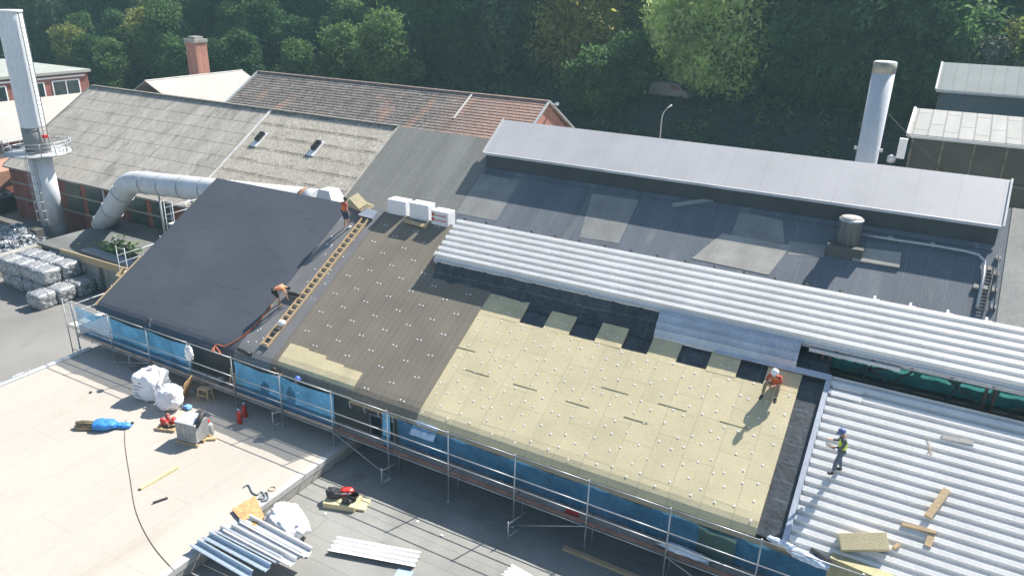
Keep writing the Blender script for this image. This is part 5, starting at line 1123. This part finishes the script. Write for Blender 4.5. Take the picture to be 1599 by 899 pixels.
# named trees
def special(px, py, Y, label, mat, args):
    p = GY(px, py, Y); b, tk = tree_mesh(*args); z = hz(p.x, Y); fr = T((p.x, Y, z-.2)); t = thing('tree', label, 'tree', fr); part('crown', b, mat, t, fr); part('trunk', tk, BARK, t, fr); return t
special(1097, 150, 100, 'big sunlit light green tree with tufted leaves, brightest of the wood', LEAF[4], (5, 18, 8.6, 84, 250, .40, .02))
special(905, 150, 101, 'broad olive tree with a sunlit top left of the brightest tree', LEAF[2], (6, 19, 6.6, 56, 260, .40, .0))
special(765, 150, 100, 'grey green tree with a pale rounded top beyond the tiled roof', LEAF[3], (8, 18, 4.6, 40, 260, .36, .0))
special(595, 150, 101, 'mid green tree with sunlit leaf tips behind the tiled roof', LEAF[1], (9, 19, 5.5, 44, 260, .38, .0))
special(1330, 150, 100, 'dark spreading tree behind the white steel chimney', LEAF[0], (14, 20, 8, 64, 260, .42, .0))
special(1215, 150, 103, 'deep green tree between the brightest tree and the steel chimney', LEAF[0], (15, 21, 7, 60, 260, .42, .0))
special(985, 150, 106, 'dark tree in the gap between the olive tree and the brightest tree', LEAF[0], (18, 20, 6, 56, 260, .42, .0))
special(925, 180, 92, 'small dark bushy tree added to cover the sunlit bank right of the tiled roof', LEAF[0], (21, 7, 4.2, 30, 240, .34, .0))  # tree added to hide a sunlit stripe on the bank
special(975, 170, 95, 'small dark bushy tree added over the sunlit bank left of the parked van', LEAF[0], (22, 8, 4.2, 30, 240, .34, .0))  # second tree added to break up the light on the bank
special(1440, 150, 103, 'deep green tree right of the steel chimney top', LEAF[1], (16, 20, 7, 56, 260, .40, .0))
p = GY(1555, 100, 97); b, tk = tree_mesh(3, 9, 5.0, 26, 230, .30, .0); fr = T((p.x, 97, p.z-6.2)); t = thing('tree', 'pale silvery leaved tree above the farther shed roof', 'tree', fr); part('crown', b, LEAF[5], t, fr); part('trunk', tk, BARK, t, fr)
for px, Y, lab, s_ in ((365, 84, 'yellow green bush right of the brick chimney', 1.0), (255, 88, 'yellow green bush left of the brick chimney', .9), (480, 84, 'yellow green bush behind the left end of the tiled roof', .8)):
    p = GY(px, 120, Y); b, tk = tree_mesh(px, 8*s_, 3.6*s_, 16, 200, .33, .0); fr = T((p.x, Y, hz(p.x, Y))); t = thing('bush', lab, 'bush', fr, 'yellow green bushes behind the roofs'); part('foliage', b, LEAF[4], t, fr); part('stem', tk, BARK, t, fr)
# undergrowth on the bank: uncountable low scrub
b = MB(); rnd = random.Random(4)
for k in range(5200):
    Y = rnd.uniform(74, 100) if k < 2200 else rnd.uniform(108, 185); X = rnd.uniform(-1.75*Y, .35*Y); Y -= 6*math.sin(X*.03); h = hz(X, Y)
    leaves(b, Vector((X, Y, h+.4)), rnd.uniform(.7, 1.9), 22, .27 if k < 2200 else .45, rnd)
    if k < 2200 and X > -52 and rnd.random() < .55: del b.v[-88:]; del b.f[-22:]; del b.sm[-22:]
structure('undergrowth', b, LEAF[0], 'stuff')
# street lamp and parked van beyond the lantern
a, c = GY(1030, 222, 62), GY(1043, 168, 62); t = thing('street_lamp', 'slender pale street lamp with a bent arm beyond the lilac roof', 'street lamp', (a.x, 62, 0))
b = MB(); b.tube([(a.x, 62, 0), (a.x, 62, c.z-.9), (a.x+.1, 62, c.z-.45), (c.x, 62, c.z)], [.09, .055, .045, .035], 8); part('pole', b, CAPM, t)
b = MB(); b.tube([(c.x-.03, 62, c.z-.03), (c.x+.3, 62, c.z+.22)], [.05, .07], 8); part('lamp_head', b, WHITE, t)
p = GZ(1078, 140, 9.4); fr = T((p.x, 96, hz(p.x, 96)+.1)) @ RZ(-8); t = thing('parked_van', 'van parked under the brightest tree, its shade put into the grey paint', 'van', fr)
b = MB(); pr = [(-2.6, .45), (-2.6, 1.75), (-2.4, 2.05), (1.2, 2.05), (1.75, 1.35), (2.5, 1.1), (2.6, .45)]
b.prism([(x, -.95, z) for x, z in pr], (0, 1.9, 0)); part('body', b, surf('shaded_van_paint', (.14, .16, .17), .4, var=.1), t, fr, bevel=.08)  # body colour darkened to carry the shade under the tree
b = MB(); b.prism([(.2, -.96, 1.3), (.2, -.96, 1.85), (1.1, -.96, 1.85), (1.5, -.96, 1.3)], (0, 1.92, 0)); part('side_window', b, GLASS, t, fr)
b = MB(); b.prism([(1.25, -.8, 2.0), (1.74, -.8, 1.4), (1.76, -.8, 1.42), (1.27, -.8, 2.03)], (0, 1.6, 0)); part('windscreen', b, GLASS, t, fr)
for x in (-1.6, 1.7):
    for y in (-.85, .85): b = MB(); b.lathe([(.2, -.1), (.34, -.1), (.36, 0), (.34, .1), (.2, .1)], 18, T((x, y, .36)) @ RX(90)); part('wheel', b, RUBBER, t, fr)

# ================================================================== ADDED VEIL
hz_m = bpy.data.materials.new('veil_haze'); hz_m.use_nodes = True; n = hz_m.node_tree.nodes; n.remove(n['Principled BSDF'])  # teal volume added to lift the blacks, standing in for window reflection
pv = n.new('ShaderNodeVolumePrincipled'); pv.inputs['Color'].default_value = (.50, .84, .92, 1); pv.inputs['Density'].default_value = .00058; pv.inputs['Anisotropy'].default_value = .2
hz_m.node_tree.links.new(pv.outputs[0], n['Material Output'].inputs['Volume'])
b = MB(); b.box((-640, -160, -1), (330, 430, 84)); structure('veil_haze', b, hz_m, 'stuff')
